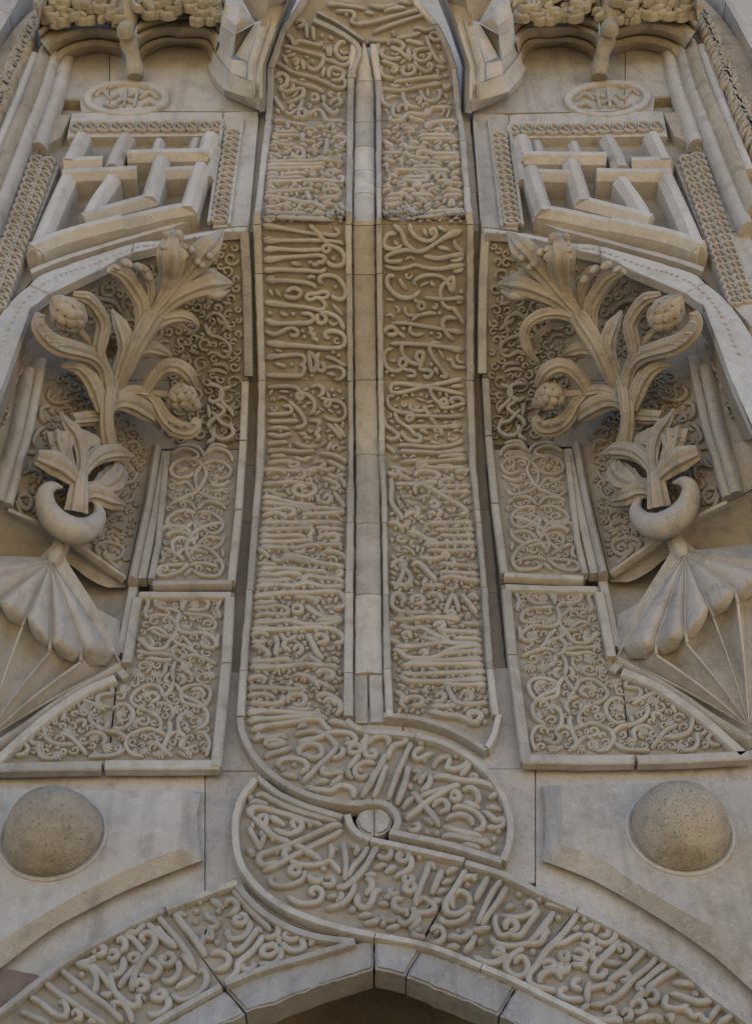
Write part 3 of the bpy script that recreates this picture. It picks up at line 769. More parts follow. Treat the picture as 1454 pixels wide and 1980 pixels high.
# ================================================================== flanks: carved panels, mouldings, fluted shells
def S_(t, z, side): return tr(t, z, side)
NAMES = {'L': 'left', 'R': 'right'}
FLK = {}
for side in 'LR':
    w_ = NAMES[side]
    # ---- lower arabesque panel with its curved spandrel
    T = FLK['low' + side] = Thing('carved_arabesque', 'lower arabesque slab with a curved spandrel tail, beside the %s fluted shell' % w_, 'carved panel', base_at(*S_('330,1480', 'X', side)[0]))
    joint = '640,1060 600,1440'
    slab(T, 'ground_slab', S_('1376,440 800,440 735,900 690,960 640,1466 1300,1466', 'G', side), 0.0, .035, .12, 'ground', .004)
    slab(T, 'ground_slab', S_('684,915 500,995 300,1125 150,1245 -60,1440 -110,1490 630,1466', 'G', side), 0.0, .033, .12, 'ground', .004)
    fr_ = lambda s, wd=.046: frame(T, 'frame_stone', S_(s, 'G', side), 0.0, .048, wd, .024)
    fr_('820,452 1095,452 1352,452'); fr_('1345,468 1325,850', .05); fr_('1324,856 1264,1462', .05)
    frame(T, 'frame_stone', S_('1288,1445 940,1447 618,1447', 'G', side), 0.0, .046, .054, .024); fr_('596,1450 300,1455 -110,1464', .052)
    fr_('805,470 775,640 740,850', .048)
    frame(T, 'frame_stone', S_('738,905 700,925', 'G', side), 0.0, .048, .06, .024)
    frame(T, 'frame_stone', smooth(S_('676,938 500,1015 320,1135 170,1255 -50,1455', 'G', side)), 0.0, .048, .05, .024)
    # ---- upper arabesque strip, framed
    T = FLK['up' + side] = Thing('arabesque_strip', 'tall arabesque strip beside the %s lettered band, under the carved leaves' % w_, 'carved panel', base_at(*S_('370,1130', 'X', side)[0]))
    Lt = S_('325,862 324,880 306,1060 290,1131', 'X', side); Rt = S_('481,730 467,938 453,1131', 'X', side)
    tabL = sorted([(p[1], p[0]) for p in Lt]); tabR = sorted([(p[1], p[0]) for p in Rt])
    if side == 'R': tabL, tabR = tabR, tabL
    vb_ = S_('370,1131', 'X', side)[0][1]
    off_ = .06
    strip(T, 'ground_slab', tabL, tabR, 870, vb_, 'B', off_, .12, 'ground', bev=.003, jag=0)
    fr2 = lambda s, z, wd=.04: frame(T, 'frame_stone', S_(s, z, side), 'B', off_ + .014, wd, .022)
    fr2('474,737 470,850', 'X'); fr2('470,853 461,984', 'X'); fr2('461,987 447,1122', 'X')
    fr2('448,1125 370,1126 296,1127', 'X', .036); fr2('322,884 306,1050 292,1118', 'X', .032)
    # ---- the moulded pair of rolls between strip and floral ground
    T = FLK['roll' + side] = Thing('moulding', 'paired upright roll moulding below the small cone of the %s plant' % w_, 'moulding', base_at(*S_('265,1120', 'X', side)[0]))
    V, Fc = stroke_mesh(S_('303,858 287,960 255,1114', 'X', side), 'B', .07, .05, .05, ROLLP, sm=False, taper=False); put('roll', V, Fc, 'dressed', T)
    V, Fc = stroke_mesh(S_('321,872 305,970 275,1118', 'X', side), 'B', .055, .048, .03, RECT, sm=False, taper=False); put('fillet', V, Fc, 'dressed', T)
    # ---- floral ground: a slab curving out with the wall
    NS = 'N' + side
    T = FLK['flora' + side] = Thing('floral_ground', 'curving carved stone ground behind the %s high relief plant' % w_, 'carved relief', base_at(*S_('180,1060', 'X', side)[0]))
    xs = np.linspace(0, 1, 22)
    low_v = lambda x: np.interp(x, [-40, 17, 99, 155, 246, 330, 500], [960, 987, 1023, 1056, 1120, 900, 900])
    for va, vb in ((446, 640), (641, 735), (736, 868)):
        rows = []
        for v in np.linspace(va, vb, 22):
            a = np.interp(v, [446, 470, 500, 540, 600, 700, 760, 868], [400, 280, 190, 120, 50, 10, -10, -40]); b = np.interp(v, [446, 735, 868], [478, 480, 470])
            rows.append(hit(S_([(a + (b - a) * t, v) for t in xs], 'X', side), NS, 0)[0])
        loft3(T, 'ground_slab', rows, 'ground')
    rows = []
    for t in np.linspace(0, 1, 22):
        pr_ = []
        for x0 in np.linspace(-40, 300, 26):
            xb = -40 + (x0 + 40) * (286 / 340)
            y0 = 868.5; y1 = low_v(xb)
            pr_.append((x0 + (xb - x0) * t, y0 + (y1 - y0) * t))
        rows.append(hit(S_(pr_, 'X', side), NS, 0)[0])
    loft3(T, 'ground_slab', rows, 'ground')
    frame(T, 'edge_moulding', S_('245,1117 155,1053 99,1020 17,985', 'X', side), NS, .012, .022, .02)
    frame(T, 'edge_moulding', S_('472,450 477,540 479,640 480,727', 'X', side), 'B', .034, .05, .03)
    # its underside, running back to the wall over the shell
    up_ = resamp(S_('246,1120 200,1088 155,1057 99,1024 17,988 -60,955', 'X', side), 20)
    dn_ = resamp(S_('243,1136 205,1136 170,1118 135,1090 40,1082 -60,1085', 'X', side), 20)
    R_ = [hit(up_, NS, .0)[0]]
    fin = np.array([hit(dn_[k_:k_ + 1], float(pp_))[0][0] for k_, pp_ in enumerate(np.linspace(.0, .28, 20))])
    mid_ = (R_[0] * .5 + fin * .5) + np.array([0, .03, .03])
    loft3(T, 'underside', [R_[0], mid_, fin], 'plain')
    # inner double roll of the outer jamb
    T = FLK['jamb' + side] = Thing('jamb_moulding', 'double roll jamb moulding along the outer edge of the %s floral niche' % w_, 'moulding', base_at(*S_('20,975', 'X', side)[0]))
    for (pl, w1) in (('66,712 40,840 2,966', .065), ('90,694 62,830 20,973', .06)):
        V, Fc = stroke_mesh(S_(pl, 'X', side), NS, .01, w1, .045, ROLLP, sm=False, taper=False); put('roll', V, Fc, 'dressed', T)
    letters(T, 'P3', '260,270 290,300 260,350 230,380;220,400 240,430 210,490;190,530 215,560 180,620 150,600;130,640 170,660 150,700;110,720 140,760 100,800;60,860 100,880 70,930 40,910;30,960 90,980 60,1040;20,1060 50,1090', NS, .02, .016, .02, 'ground', 'tendril', side)
    # ---- fluted shell (squinch) under the floral panel
    T = FLK['shell' + side] = Thing('fluted_shell', 'fluted umbrella shaped shell squinch at the %s edge of the wall' % w_, 'shell', base_at(*S_('120,1440', 'X', side)[0]))
    ap = S_('99,1087', 'X', side)
    ribs = ['222,1262', '158,1261', '100,1239', '53,1192', '2,1166', '-62,1135']
    low = ['233,1284', '157,1281', '97,1262', '44,1214', '-4,1190', '-66,1162']
    cv = S_('-28,1432', 'X', side)
    apq = P3(ap, 0.28)[0]; cvq = P3(cv, 0.03)[0]
    PR = [.04, .15, .22, .28, .33, .37]
    rq = [P3(S_(r, 'X', side), PR[k])[0] for k, r in enumerate(ribs)]
    lq = [P3(S_(r, 'X', side), PR[k] - .02)[0] for k, r in enumerate(low)]
    nx = np.array([0, -1.0, 0])
    for i in range(5):
        A, B, R0 = rq[i], rq[i + 1], []
        for t in np.linspace(0.02, 1, 16):
            row = []
            for k in np.linspace(0, 1, 21):
                e = A + (B - A) * k
                bl = math.sin(math.pi * k)
                p = apq + (e - apq) * t
                p = p + nx * (.085 * bl ** .8 * t ** .9) + np.array([0, 0, -1]) * (.040 * bl * t ** 3)
                row.append(p)
            R0.append(np.array(row))
        # turn the lip back under
        R0.append(R0[-1] - nx * .012 + np.array([0, 0, -.012])); R0.append(R0[-1] - nx * .03 + np.array([0, 0, -.006])); R0.append(R0[-1] - nx * .08 + np.array([0, 0, .01]))
        loft3(T, 'flute', R0, 'plain')
        R1 = []
        for t in np.linspace(0, .98, 16):
            row = []
            for k in np.linspace(0, 1, 11):
                e = lq[i] + (lq[i + 1] - lq[i]) * k
                p = e + (cvq - e) * t
                p = p - nx * (.10 * math.sin(math.pi * k) * (1 - t) * (1 - .6 * t)) + nx * .02 * math.sin(math.pi * t)
                row.append(p)
            R1.append(np.array(row))
        R1.insert(0, np.array([A + (B - A) * k + nx * (.0) - nx * .045 * math.sin(math.pi * k) for k in np.linspace(0, 1, 11)]))
        loft3(T, 'lower_flute', R1, 'plain')
    for i in range(6):
        pts = np.array([apq + (rq[i] - apq) * t for t in np.linspace(.02, 1, 14)] + [rq[i] + (lq[i] - rq[i]) * t for t in (.5, 1)])
        nn = np.tile(nx, (len(pts), 1)); wds = np.r_[np.linspace(.006, .017, 14), .017, .016]
        V, Fc = sweep(pts + nx * .004, nn, wds, np.full(len(pts), .012), ROUND); put('rib', V, Fc, 'plain', T)
        pts = np.array([lq[i] + (cvq - lq[i]) * t for t in np.linspace(0, .97, 14)]) + np.array([nx * .02 * math.sin(math.pi * t) for t in np.linspace(0, .97, 14)])
        V, Fc = sweep(pts, np.tile(nx, (14, 1)), np.linspace(.014, .006, 14), np.full(14, .007), ROUND); put('rib', V, Fc, 'plain', T)
    # upper folds of the shell
    sp_ = P3(S_('115,1040', 'X', side), .30)[0]; e1 = P3(S_('232,1200', 'X', side), .03)[0]; e2 = P3(S_('232,1268', 'X', side), .06)[0]
    mfold = P3(S_('190,1178', 'X', side), .14)[0]
    neck = P3(S_('130,1085', 'X', side), .26)[0]
    put('fold', [sp_, neck, mfold, e1, e2, rq[0], apq], [(0, 1, 6), (1, 2, 5, 6), (2, 3, 4, 5)], 'plain', T, False)
    f1 = P3(S_('-70,1072', 'X', side), .36)[0]; f2 = P3(S_('-70,1105', 'X', side), .42)[0]; nk = P3(S_('78,1077', 'X', side), .28)[0]
    put('fold', [sp_, nk, f1, f2, rq[5], apq], [(0, 1, 5), (1, 2, 3, 5), (3, 4, 5)], 'plain', T, False)
    V, Fc = stroke_mesh(S_('122,1030 112,1060 100,1086', 'X', side), .27, 0, .075, .05, ROUND); put('neck', V, Fc, 'plain', T)
    # hollow wall behind
    slab(T, 'back_stone', S_('-60,960 250,1060 262,1128 232,1290 226,1300 60,1400 -60,1460', 'X', side), 0.0, -.03, .06, 'plain', .003)
    frame(T, 'side_moulding', S_('258,1135 235,1262', 'X', side), 0.0, .02, .05, .03)
    V, Fc = stroke_mesh(smooth(S_('236,1280 200,1300 165,1320 99,1362 45,1402 -50,1462', 'X', side)), 0.0, -.02, .06, .075, ROLLP, sm=False, taper=False); put('edge_roll', V, Fc, 'plain', T)

# ================================================================== the writing
# end of the right band: curved cut
frame(RB, 'frame_stone', smooth(tr('768,52 900,64 1050,106 1150,155 1240,212', 'J')), 0.0, .02, .031, .034)
frame(RB, 'frame_stone', smooth(tr('1240,205 1275,140 1290,80 1298,50', 'J')), 0.0, .02, .031, .034)
slab(RB, 'ground_slab', tr('826,40 1300,35 1285,110 1240,205 1150,155 1050,108 900,66 826,60', 'J'), 0.0, GR - .001, .06, 'ground', .002)
SG = 'C'
letters(LB, 'E', '''130,100 250,118 370,140 470,150 530,155 545,130 520,115
385,95 420,130 455,170 490,205 495,235 470,245 458,225 475,208 520,215 560,240 578,280 565,312 530,322 495,310 480,290
135,185 250,183 360,182 450,182 540,190 575,205;135,180 180,165
140,235 200,228 330,235 440,232 460,225;150,225 185,215
135,290 250,275 380,265 440,262 470,275 465,295 440,305;400,300 420,318 440,300 470,310
135,345 230,340 360,345 450,350 478,330;285,303 340,315;505,270 530,290;390,300
150,400 260,400 360,410 400,420 430,440;155,390 200,376;370,385 410,378 412,395
460,420 440,400 450,378 490,370 540,385 575,430 585,470 565,500 530,498 500,480;515,430 540,440
170,445 190,485;205,445 230,490;255,470 300,440 340,460 325,490 275,490 255,470
140,515 250,530 380,545 440,558 470,545 465,515 430,490 390,505 370,490 385,472 430,470 460,460 490,470 470,495 430,490;510,525 570,590
145,610 200,630 300,630 380,628 410,605 390,580 340,578;160,570 185,580;225,570 270,590;300,580
440,575 425,600 440,630 470,625 475,595 445,570 500,580 540,600 565,640 575,670
145,670 190,690 230,680 265,660 300,655 325,680 310,700 280,690;350,672;360,705
380,645 400,665 390,685 415,690 405,710 430,720 425,740
500,710 475,705 475,680 510,672 560,685 580,720 565,755 500,765 380,755 250,745 150,735
200,770 240,785;145,815 240,805 330,800 360,815 360,845 335,850;335,850 360,870 345,910 300,915 150,910;195,845 260,865;290,855
380,775 430,840 400,890 382,780;440,785 415,850;440,840 430,875 455,890 470,865 440,840
475,870 520,865 560,875 575,905 550,935 520,930;470,810 520,825 560,850 590,860;510,770 520,800;545,805;480,900 530,910;400,915
160,975 240,970 310,975 335,1000 350,1030 325,1040 320,1015 350,1010 390,1025 415,1065 405,1110 380,1120
390,975 430,965 460,985 455,1015 430,1025;440,1030 470,1040 500,1050 490,1080 470,1075 480,1050 540,1050 575,1080 580,1130 550,1155 500,1150 460,1130
155,1120 230,1120 290,1110 280,1080 240,1075;275,1050 320,1090 350,1130 365,1165 345,1190 300,1195
165,1160 250,1160 330,1155;385,1155 440,1160 430,1190;420,1190 445,1205 420,1225 440,1245 420,1265
480,1170 530,1215 560,1255;520,1170 580,1245;160,1200 220,1195 280,1200;160,1230 230,1240 290,1225
300,1270 340,1290 390,1300 430,1290;160,1280 220,1275 270,1270;510,1265 480,1320;545,1320;540,985 560,1010
510,995;360,1085;540,1100 550,1125;330,1220 380,1240;350,1250 400,1250
160,1320 250,1318 340,1325 420,1320;440,1330 520,1345 590,1380;170,1350 260,1345;300,1350 350,1370 400,1350
160,1385 240,1375 330,1385;270,1395 300,1380 330,1395 300,1412 270,1398;400,1390 440,1375 470,1395 430,1410;480,1370 540,1400 580,1420;150,1420 230,1425 330,1430 430,1425''', SG, GR, .028, .034)
letters(LB, 'F', '''170,25 230,20 300,35;330,20 370,25 390,50 360,70 330,60;280,60 310,75 340,60;400,20 450,15 500,25 540,10;500,40 540,60 590,40
175,92 250,90 330,85 400,95 440,90;430,95 440,130 400,155 350,150 330,120 360,100 400,105;470,60 520,80 560,105 540,120 515,105;560,60 585,90 590,110
175,125 220,130 250,150 300,150;310,110 300,130 320,140;175,155 240,165 290,180 360,195 440,200;450,145 460,180 500,190 520,165 500,150 480,170;530,130 560,170 590,210
175,185 220,190 300,200 400,215 500,215 590,225;170,215 230,225 290,215 330,225 330,245 290,255;175,250 250,240 300,262;370,245 440,245 520,240 590,232;360,215 420,230
170,285 260,288 360,290 450,285 580,292;160,325 240,322 330,320 420,312 400,300 360,302;400,310 430,330 410,350 425,370;440,310 520,320 585,320;160,352 250,355 350,352 400,365
500,360 520,345 545,350 555,375 530,385 515,370;455,350 500,350 580,350;160,380 260,385 360,380 430,375;440,390 500,400 580,395;160,410 250,412 340,415 420,400 480,405
150,415 180,435 210,460;330,430 370,440 390,415;480,430 540,435 590,460 600,490
240,450 230,470 260,480 290,465 330,470 360,480 420,490;150,490 200,495 250,500;160,520 250,518 330,520 400,530 500,535;270,450 330,455 400,470 460,490 530,500 590,510
150,545 230,550 300,540 380,550;150,575 240,580 320,570;380,590 390,560 420,555 470,565 540,570 590,590;540,535 560,530 575,545 555,555 540,545;145,605 240,600 330,605 400,590 480,610 590,605
130,660 200,650 300,640 400,640 500,635 560,640 590,680 580,710 530,715;140,685 200,690 250,680;330,660 400,665 450,680 430,690;510,688
130,715 200,715 250,705 300,720 300,745 260,750 190,745 135,760;325,720 340,705 370,710 370,735 340,740 325,720;330,760 350,780;390,700 410,720 440,740 480,760 580,770;440,780 500,775 560,790;130,785 230,785 300,780 400,800 500,795 580,775
120,820 240,825 350,820 450,815 530,825 580,860 575,890 530,890;115,850 160,840 210,850;120,880 170,890 200,870;120,905 170,915 210,950 180,955;240,850 250,900 240,950;260,840 300,880 350,850;300,870 280,910 320,930
330,930 350,905 375,920 360,945 335,940;400,840 420,880 450,940 480,970;430,860 470,850 500,870 480,890 440,890;540,830 570,850
115,980 200,985 280,975 330,985;110,1010 200,1015 300,1010 380,1000 450,1005 560,1010;330,975 360,990 400,960 460,990 480,1010;520,960 560,985;500,970 520,985
330,1050 400,1060 440,1090 460,1120;440,1040 490,1030 530,1045 520,1065 480,1065;565,1050;100,1075 150,1060 200,1070;430,1080 480,1100 540,1130;565,1085;100,1115 180,1115 260,1120 340,1125 400,1110
100,1155 180,1150 240,1165;110,1190 200,1200 260,1195 280,1170 270,1150;300,1190 310,1160 360,1150 390,1165 380,1200 345,1205 335,1185;480,1190 500,1175 530,1180 540,1205;440,1160 500,1150 560,1190 570,1230 540,1250
95,1240 200,1235 300,1240 400,1250 470,1240;300,1215 360,1230 430,1220''', SG, GR, .031, .034)
letters(RB, 'E', '''860,145 810,150 790,190 800,220 850,230 890,205;840,185 870,210;840,95 885,140 910,200 960,240 1010,235 1080,190 1150,150 1210,130;960,240 900,235 830,255 800,275 810,295 870,295 890,285
930,90 935,130 965,165 1010,185 1050,180 1070,150 1065,125 1045,120 1045,145 1070,150;1000,120 1025,160;1080,105 1125,135;1165,175 1180,215 1225,250;1075,215 1150,235;1000,265 1080,280 1160,265 1225,255;1145,290 1190,290 1220,270
795,320 850,335 910,330 960,315 1010,330 1100,335 1170,320 1225,315;1160,345 1190,350 1220,330
850,375 815,375 805,410 830,455 880,490 940,490 985,455;985,455 955,480 960,510 1000,520 1010,545 985,558 975,530 995,510;870,390 910,450
960,430 955,400 1000,375 1060,370 1110,385 1140,420 1165,470;1165,370 1165,470;1040,400 1060,435;1165,375 1110,420 1095,460 1105,520 1140,550 1175,545
1005,490 1100,500 1200,495 1220,505;1180,520 1215,510;1205,460;940,620 970,590 1040,575 1075,580;1090,575;1160,540 1195,590 1220,640
825,630 900,630 1000,645 1120,665 1220,680;1190,605 1130,600 1105,630 1125,680 1165,725;935,640 930,675 960,695 1005,685;895,660;1045,685;800,690 800,660 840,650 860,680 830,695 805,685;850,665 905,710
820,740 900,740 1050,750 1220,775;940,740 890,745 890,790 930,840 985,850 1000,815 1000,790 970,790 965,820 990,850 985,880 1030,885 1050,900 1025,925 1000,905
1110,750 1060,735 1035,760 1060,820 1120,900 1130,920 1090,915;1045,855;1065,865 1080,905;1175,790 1220,770
840,765 800,780 790,830 820,880 870,885 910,850 905,825 880,825 875,860 905,880 950,890 955,915 910,915;805,895;835,915;1125,825 1155,830 1170,865 1235,870
1210,930 1100,955 1000,975 880,1005 830,1000 830,965 870,955 960,965 1080,985 1220,1015;1150,970 1220,970;990,1020;1035,970 1050,1020 1085,1060 1130,1070 1120,1040 1095,1050 1100,1085 1150,1085 1230,1060;1230,1060 1200,1035 1150,1040 1170,1070
850,1020 810,1030 820,1080 870,1110 940,1120 945,1145 920,1160 915,1135 960,1130 1100,1135 1220,1130;930,1060 940,1100 1010,1100 1010,1075;1000,1075 1050,1150 1090,1200 1110,1240;790,1080 780,1110 800,1180 840,1210 870,1240 830,1260 800,1240
845,1105 870,1160 930,1200 960,1240;900,1190 1020,1190 1120,1190 1210,1180;880,1210 920,1260 980,1270 985,1240 950,1230;980,1200 1030,1225;1080,1190 1060,1210 1085,1220;1130,1250 1170,1265 1190,1240;860,1290 940,1290 1040,1300 1150,1290 1220,1260
870,1320 970,1325 1100,1330 1230,1310;1210,1220;1040,1270 1090,1280;800,1290 850,1330;880,1380 960,1375 1060,1380 1240,1360;960,1400 990,1385 1020,1400 990,1415 960,1402;1060,1410 1130,1400 1180,1415;820,1400 880,1420 940,1440;830,1360 870,1350;1080,1350 1150,1345 1230,1340''', SG, GR, .028, .034)
letters(RB, 'F', '''800,30 830,50 870,40;850,10 870,50 920,70;940,50 960,30 1010,30 1050,40 1060,60 1030,70 1000,55;960,0 1010,10 1100,15 1200,10;1140,30 1190,25 1230,20;840,90 920,95 1000,85 1060,80
1070,110 1070,80 1110,70 1140,70;1060,100 1130,105 1220,100;945,140 940,110 970,95 1010,110 1060,140 1120,175 1180,210 1200,240 1160,245;1050,130 1130,135 1220,130;820,60 825,110 820,160 830,200 860,240 880,270
870,150 900,160 930,150;890,170 920,190 960,190;1010,190 1040,180 1060,195 1040,210 1010,200;940,200 960,230 940,260;1050,215 1070,235 1050,255;1000,235 1050,240;890,260 910,240 960,235
800,285 850,290 870,310 900,300 910,285 880,280;940,300 930,330 960,325;1040,320 1120,325 1240,320;1120,295 1140,285 1160,295 1145,310 1125,305;900,330 960,345 1000,370 1060,385;1010,290 1100,290 1230,285
1060,350 1150,355 1240,350;980,395 1060,395 1150,390 1250,390;1000,370 1010,410;1080,375 1120,385;1000,425 1080,430 1150,430 1250,425;960,460 1040,470 1100,450;1070,455 1090,440 1110,455 1090,470;1120,460 1140,490 1120,510;1060,490 1140,500 1260,510
820,510 850,480 890,490 880,540 860,590 840,620;860,490 920,560 900,600 890,620;920,500 960,490 1000,530 1050,580;820,580 850,600 930,600;1060,535 1150,540 1260,545;1060,570 1130,560 1200,575 1270,580;980,600 1030,605 1090,600;880,600 910,590 930,605;1000,560 980,600
890,650 840,645 825,680 830,710 870,735 930,740 1000,735;860,655 890,670 870,690;930,690 925,665 960,655 985,675 965,695 935,690;1000,640 1060,650 1080,680;1090,740 1110,690 1130,650 1150,690 1160,730;1100,745 1120,730 1140,745 1120,755 1100,745
1170,640 1210,690 1250,740;1200,655 1230,650 1260,670;1040,725 1060,735 1040,750 1020,735;1190,745 1220,750
830,770 900,775 980,765 1060,765 1170,770;850,790 810,800 800,850 830,880 870,890;860,800 900,815 950,820;870,845 910,840 920,865;1030,800 1080,790 1080,815 1050,815;1170,790 1210,795 1270,800
930,820 970,815 1040,850 1100,880 1140,900;1060,830 1160,835 1270,840;960,860 1000,870 1070,880;1130,870 1200,870 1275,875;840,905 920,910 1000,900 1070,890 1150,895 1275,905
960,940 990,930 1000,945 975,955;830,920 870,940 900,965 960,970 1040,965 1110,930 1180,910 1250,900;1060,950 1160,940 1280,930;900,990 980,985 1100,980 1280,970;870,1005 960,1000 1080,1000 1285,1000
870,1040 930,1050 1040,1045 1300,1035;860,1050 900,1080 970,1085 1080,1085 1300,1070;1080,1095 1160,1105 1300,1100;840,1130 880,1160 870,1200 900,1215;890,1190 900,1170 950,1165 980,1180 960,1205 920,1200
970,1120 1010,1140;1040,1160 1070,1145 1090,1160 1070,1185 1030,1180;1100,1100 1120,1150 1150,1190 1220,1200 1310,1190;1170,1150 1190,1135 1220,1145 1220,1175 1180,1175;1020,1205 1100,1210 1150,1200
1010,1230 1080,1250 1160,1260 1230,1290 1260,1280 1270,1250 1230,1240 1210,1260 1230,1270;1295,1255;1290,1300''', SG, GR, .031, .034)
# the part that stands forward above the lip, seen very slantwise
letters(LB, 'P6', '''320,145 430,160 560,185 700,210 800,220;500,160 510,240;330,250 420,300 560,290 640,300;870,240 930,230 980,240;1000,240 1050,200 1090,220 1080,260;700,265 780,260 880,260;740,300 820,310
290,345 420,345 560,345 700,350;700,310 690,400;650,400 750,420 870,420;290,420 400,450 500,470 620,470;560,490 600,500 680,520 710,560 700,620 620,630 530,600;740,530 830,540 910,540;1010,380 1000,480 980,580
1080,370 1150,360 1250,380 1240,440 1150,440;1100,450 1160,510 1240,510;250,570 330,590 430,610;250,615 330,620;850,630 950,640 1080,640 1190,630;240,670 400,680 600,670 800,670 1000,660 1220,690
230,725 400,720 600,720 800,720 1000,705;1010,720 1100,730;230,765 400,770 600,765 800,760 980,750;220,835 300,830 400,830;440,800 440,860;450,835 600,830 770,830;790,840 820,810 850,840 820,860 790,840
930,790 960,840 1000,850 1080,880 1120,920;980,790 1100,800 1200,810;230,890 330,880 450,890 600,880 730,880;230,935 400,930 600,930 800,915 1000,920 1100,930 1200,940 1210,880 1130,870
230,990 300,1000 350,1020;580,930 600,980 540,990;700,980 760,950 820,970 780,1000;850,980 940,980;950,960 1060,970 1160,1010;210,1065 300,1070 450,1060 600,1050 750,1035 850,1030;950,1055 1050,1030 1200,1060
200,1110 320,1130 450,1150 600,1180 750,1200 850,1210 950,1260 980,1280;450,1100 520,1110;740,1050 790,1160;900,1150 1000,1140 1100,1130 1180,1130;260,1190 330,1160 410,1190;930,1200 1000,1210 1090,1220
210,1260 330,1260 450,1230 560,1200;600,1270 700,1270;210,1330 350,1330 480,1340 650,1340 750,1345;820,1340 900,1330 980,1335;1010,1310 1060,1340 1100,1380 1020,1380 1010,1320;1100,1220 1150,1300 1240,1350;1180,1200 1220,1280 1320,1290
180,1380 350,1390 550,1400 750,1410 950,1420 1090,1430;450,1240 560,1270;980,540 1080,560;600,390;430,970''', SG, GR, .031, .034)
letters(RB, 'P7', '''660,200 780,180 920,160 1080,160;1050,200 1080,210;690,240 700,210 760,220;780,260 850,270 940,270;390,250 470,250 540,280;120,300 180,290 230,320;580,350 700,340 800,340 920,340 1030,330;600,390 750,390 900,390 1100,390
470,400 520,430 600,440;130,400 200,450 270,480;620,440 720,440;340,470 400,460 460,500 560,500;420,520 560,510 700,500;790,490 830,480 840,510 800,520;900,480 980,470;1010,470 1100,480;920,510 1000,530
130,560 250,570 400,560;570,590 600,550 680,550 800,580 950,580 1130,580;400,590 430,560 470,600 600,630 750,640;760,630 900,640 1130,620;130,630 200,660 290,680;310,640 380,660 360,700;460,650 560,690 660,710
700,700 760,680 830,700 900,710;500,750 600,740 700,740 880,740;960,730 1050,700 1130,680;130,720 220,710;250,780 400,790 600,790 800,790 990,790;520,790 620,810 700,850 730,880;730,840 780,820 820,850
800,900 880,830 930,880 920,900;1000,810 1080,820 1130,810;1000,880 1120,890;180,840 250,850 330,870;380,900 450,920 560,930 680,920 700,880 620,870 500,880 400,870;820,920 960,930 1050,930;250,940 340,920
310,970 370,950 420,970 370,1000 310,980;510,970 560,950 610,970 560,990 510,975;610,1000 720,980 800,960;900,960 1000,960 1160,960;130,990 260,1000;120,1070 180,1040 270,1040;340,1050 450,1040 560,1050
590,1060 700,1060;700,1070 760,1030 860,1030;940,1010 1020,1040 1160,1070;180,1110 280,1100 400,1090 470,1140 520,1170;480,1090 600,1100 780,1105;560,1130 630,1160 700,1190;900,1110 1020,1110 1160,1110
150,1160 270,1160 380,1150;150,1200 220,1240 330,1210 390,1200;510,1230 570,1220 630,1240;660,1250 720,1230 750,1190;800,1200 860,1220;980,1240 1010,1170 1040,1240;1090,1220 1170,1220;410,1180 470,1260 520,1320 580,1350
220,1290 300,1330 350,1370;690,1330 800,1320 950,1310 1190,1300;530,1390 700,1390 900,1360 1050,1330 1190,1340;130,1290 200,1360 260,1380''', SG, GR, .031, .034)
# the knot and the two arch bands
letters(KN, 'a1', '''150,130 250,110 400,105 560,90 720,85 800,75 950,95;180,220 300,185 450,160 600,140 760,115 880,120 930,180 1000,235;200,310 280,290 400,290 480,270 540,290;260,285;330,370 340,330 420,320 520,350 420,370 340,370;320,490 370,460 480,430 590,390
620,260 720,240 830,230 920,260 980,300 1040,380 1000,450 900,540 800,640 700,740;650,190 700,165 750,160;660,350 760,320 880,290 960,250 1060,240 1170,250 1230,290 1220,340 1120,350;960,120 1100,150 1230,200 1340,260 1320,330 1270,350;1130,330 1170,290
690,460 660,420 720,370 820,360 890,400 890,470 820,500 760,480 690,450;490,590 450,560 500,515 620,505 730,540 750,600 680,650;480,590 530,620;620,590;480,655 560,670 650,690;1080,380 1110,430 1060,490 990,490
1160,420 1190,370 1260,370 1290,420 1240,450 1180,440 1150,420;1280,450 1220,530 1160,600;1440,300 1370,310 1320,380 1340,470 1410,490 1440,450 1400,420 1360,440;1440,550 1330,540 1240,590 1230,660 1290,700 1360,660;960,620 900,600 900,640 950,660 1050,640 1130,640;1280,640
830,745 970,715;980,770 1050,720 1100,660;740,780 820,815 900,820 980,830 1070,780 1170,790 1220,840 1210,890;1440,600 1390,720 1330,830 1290,890;1150,600 1170,680 1210,690''', 0.0, GR, .030, .032)
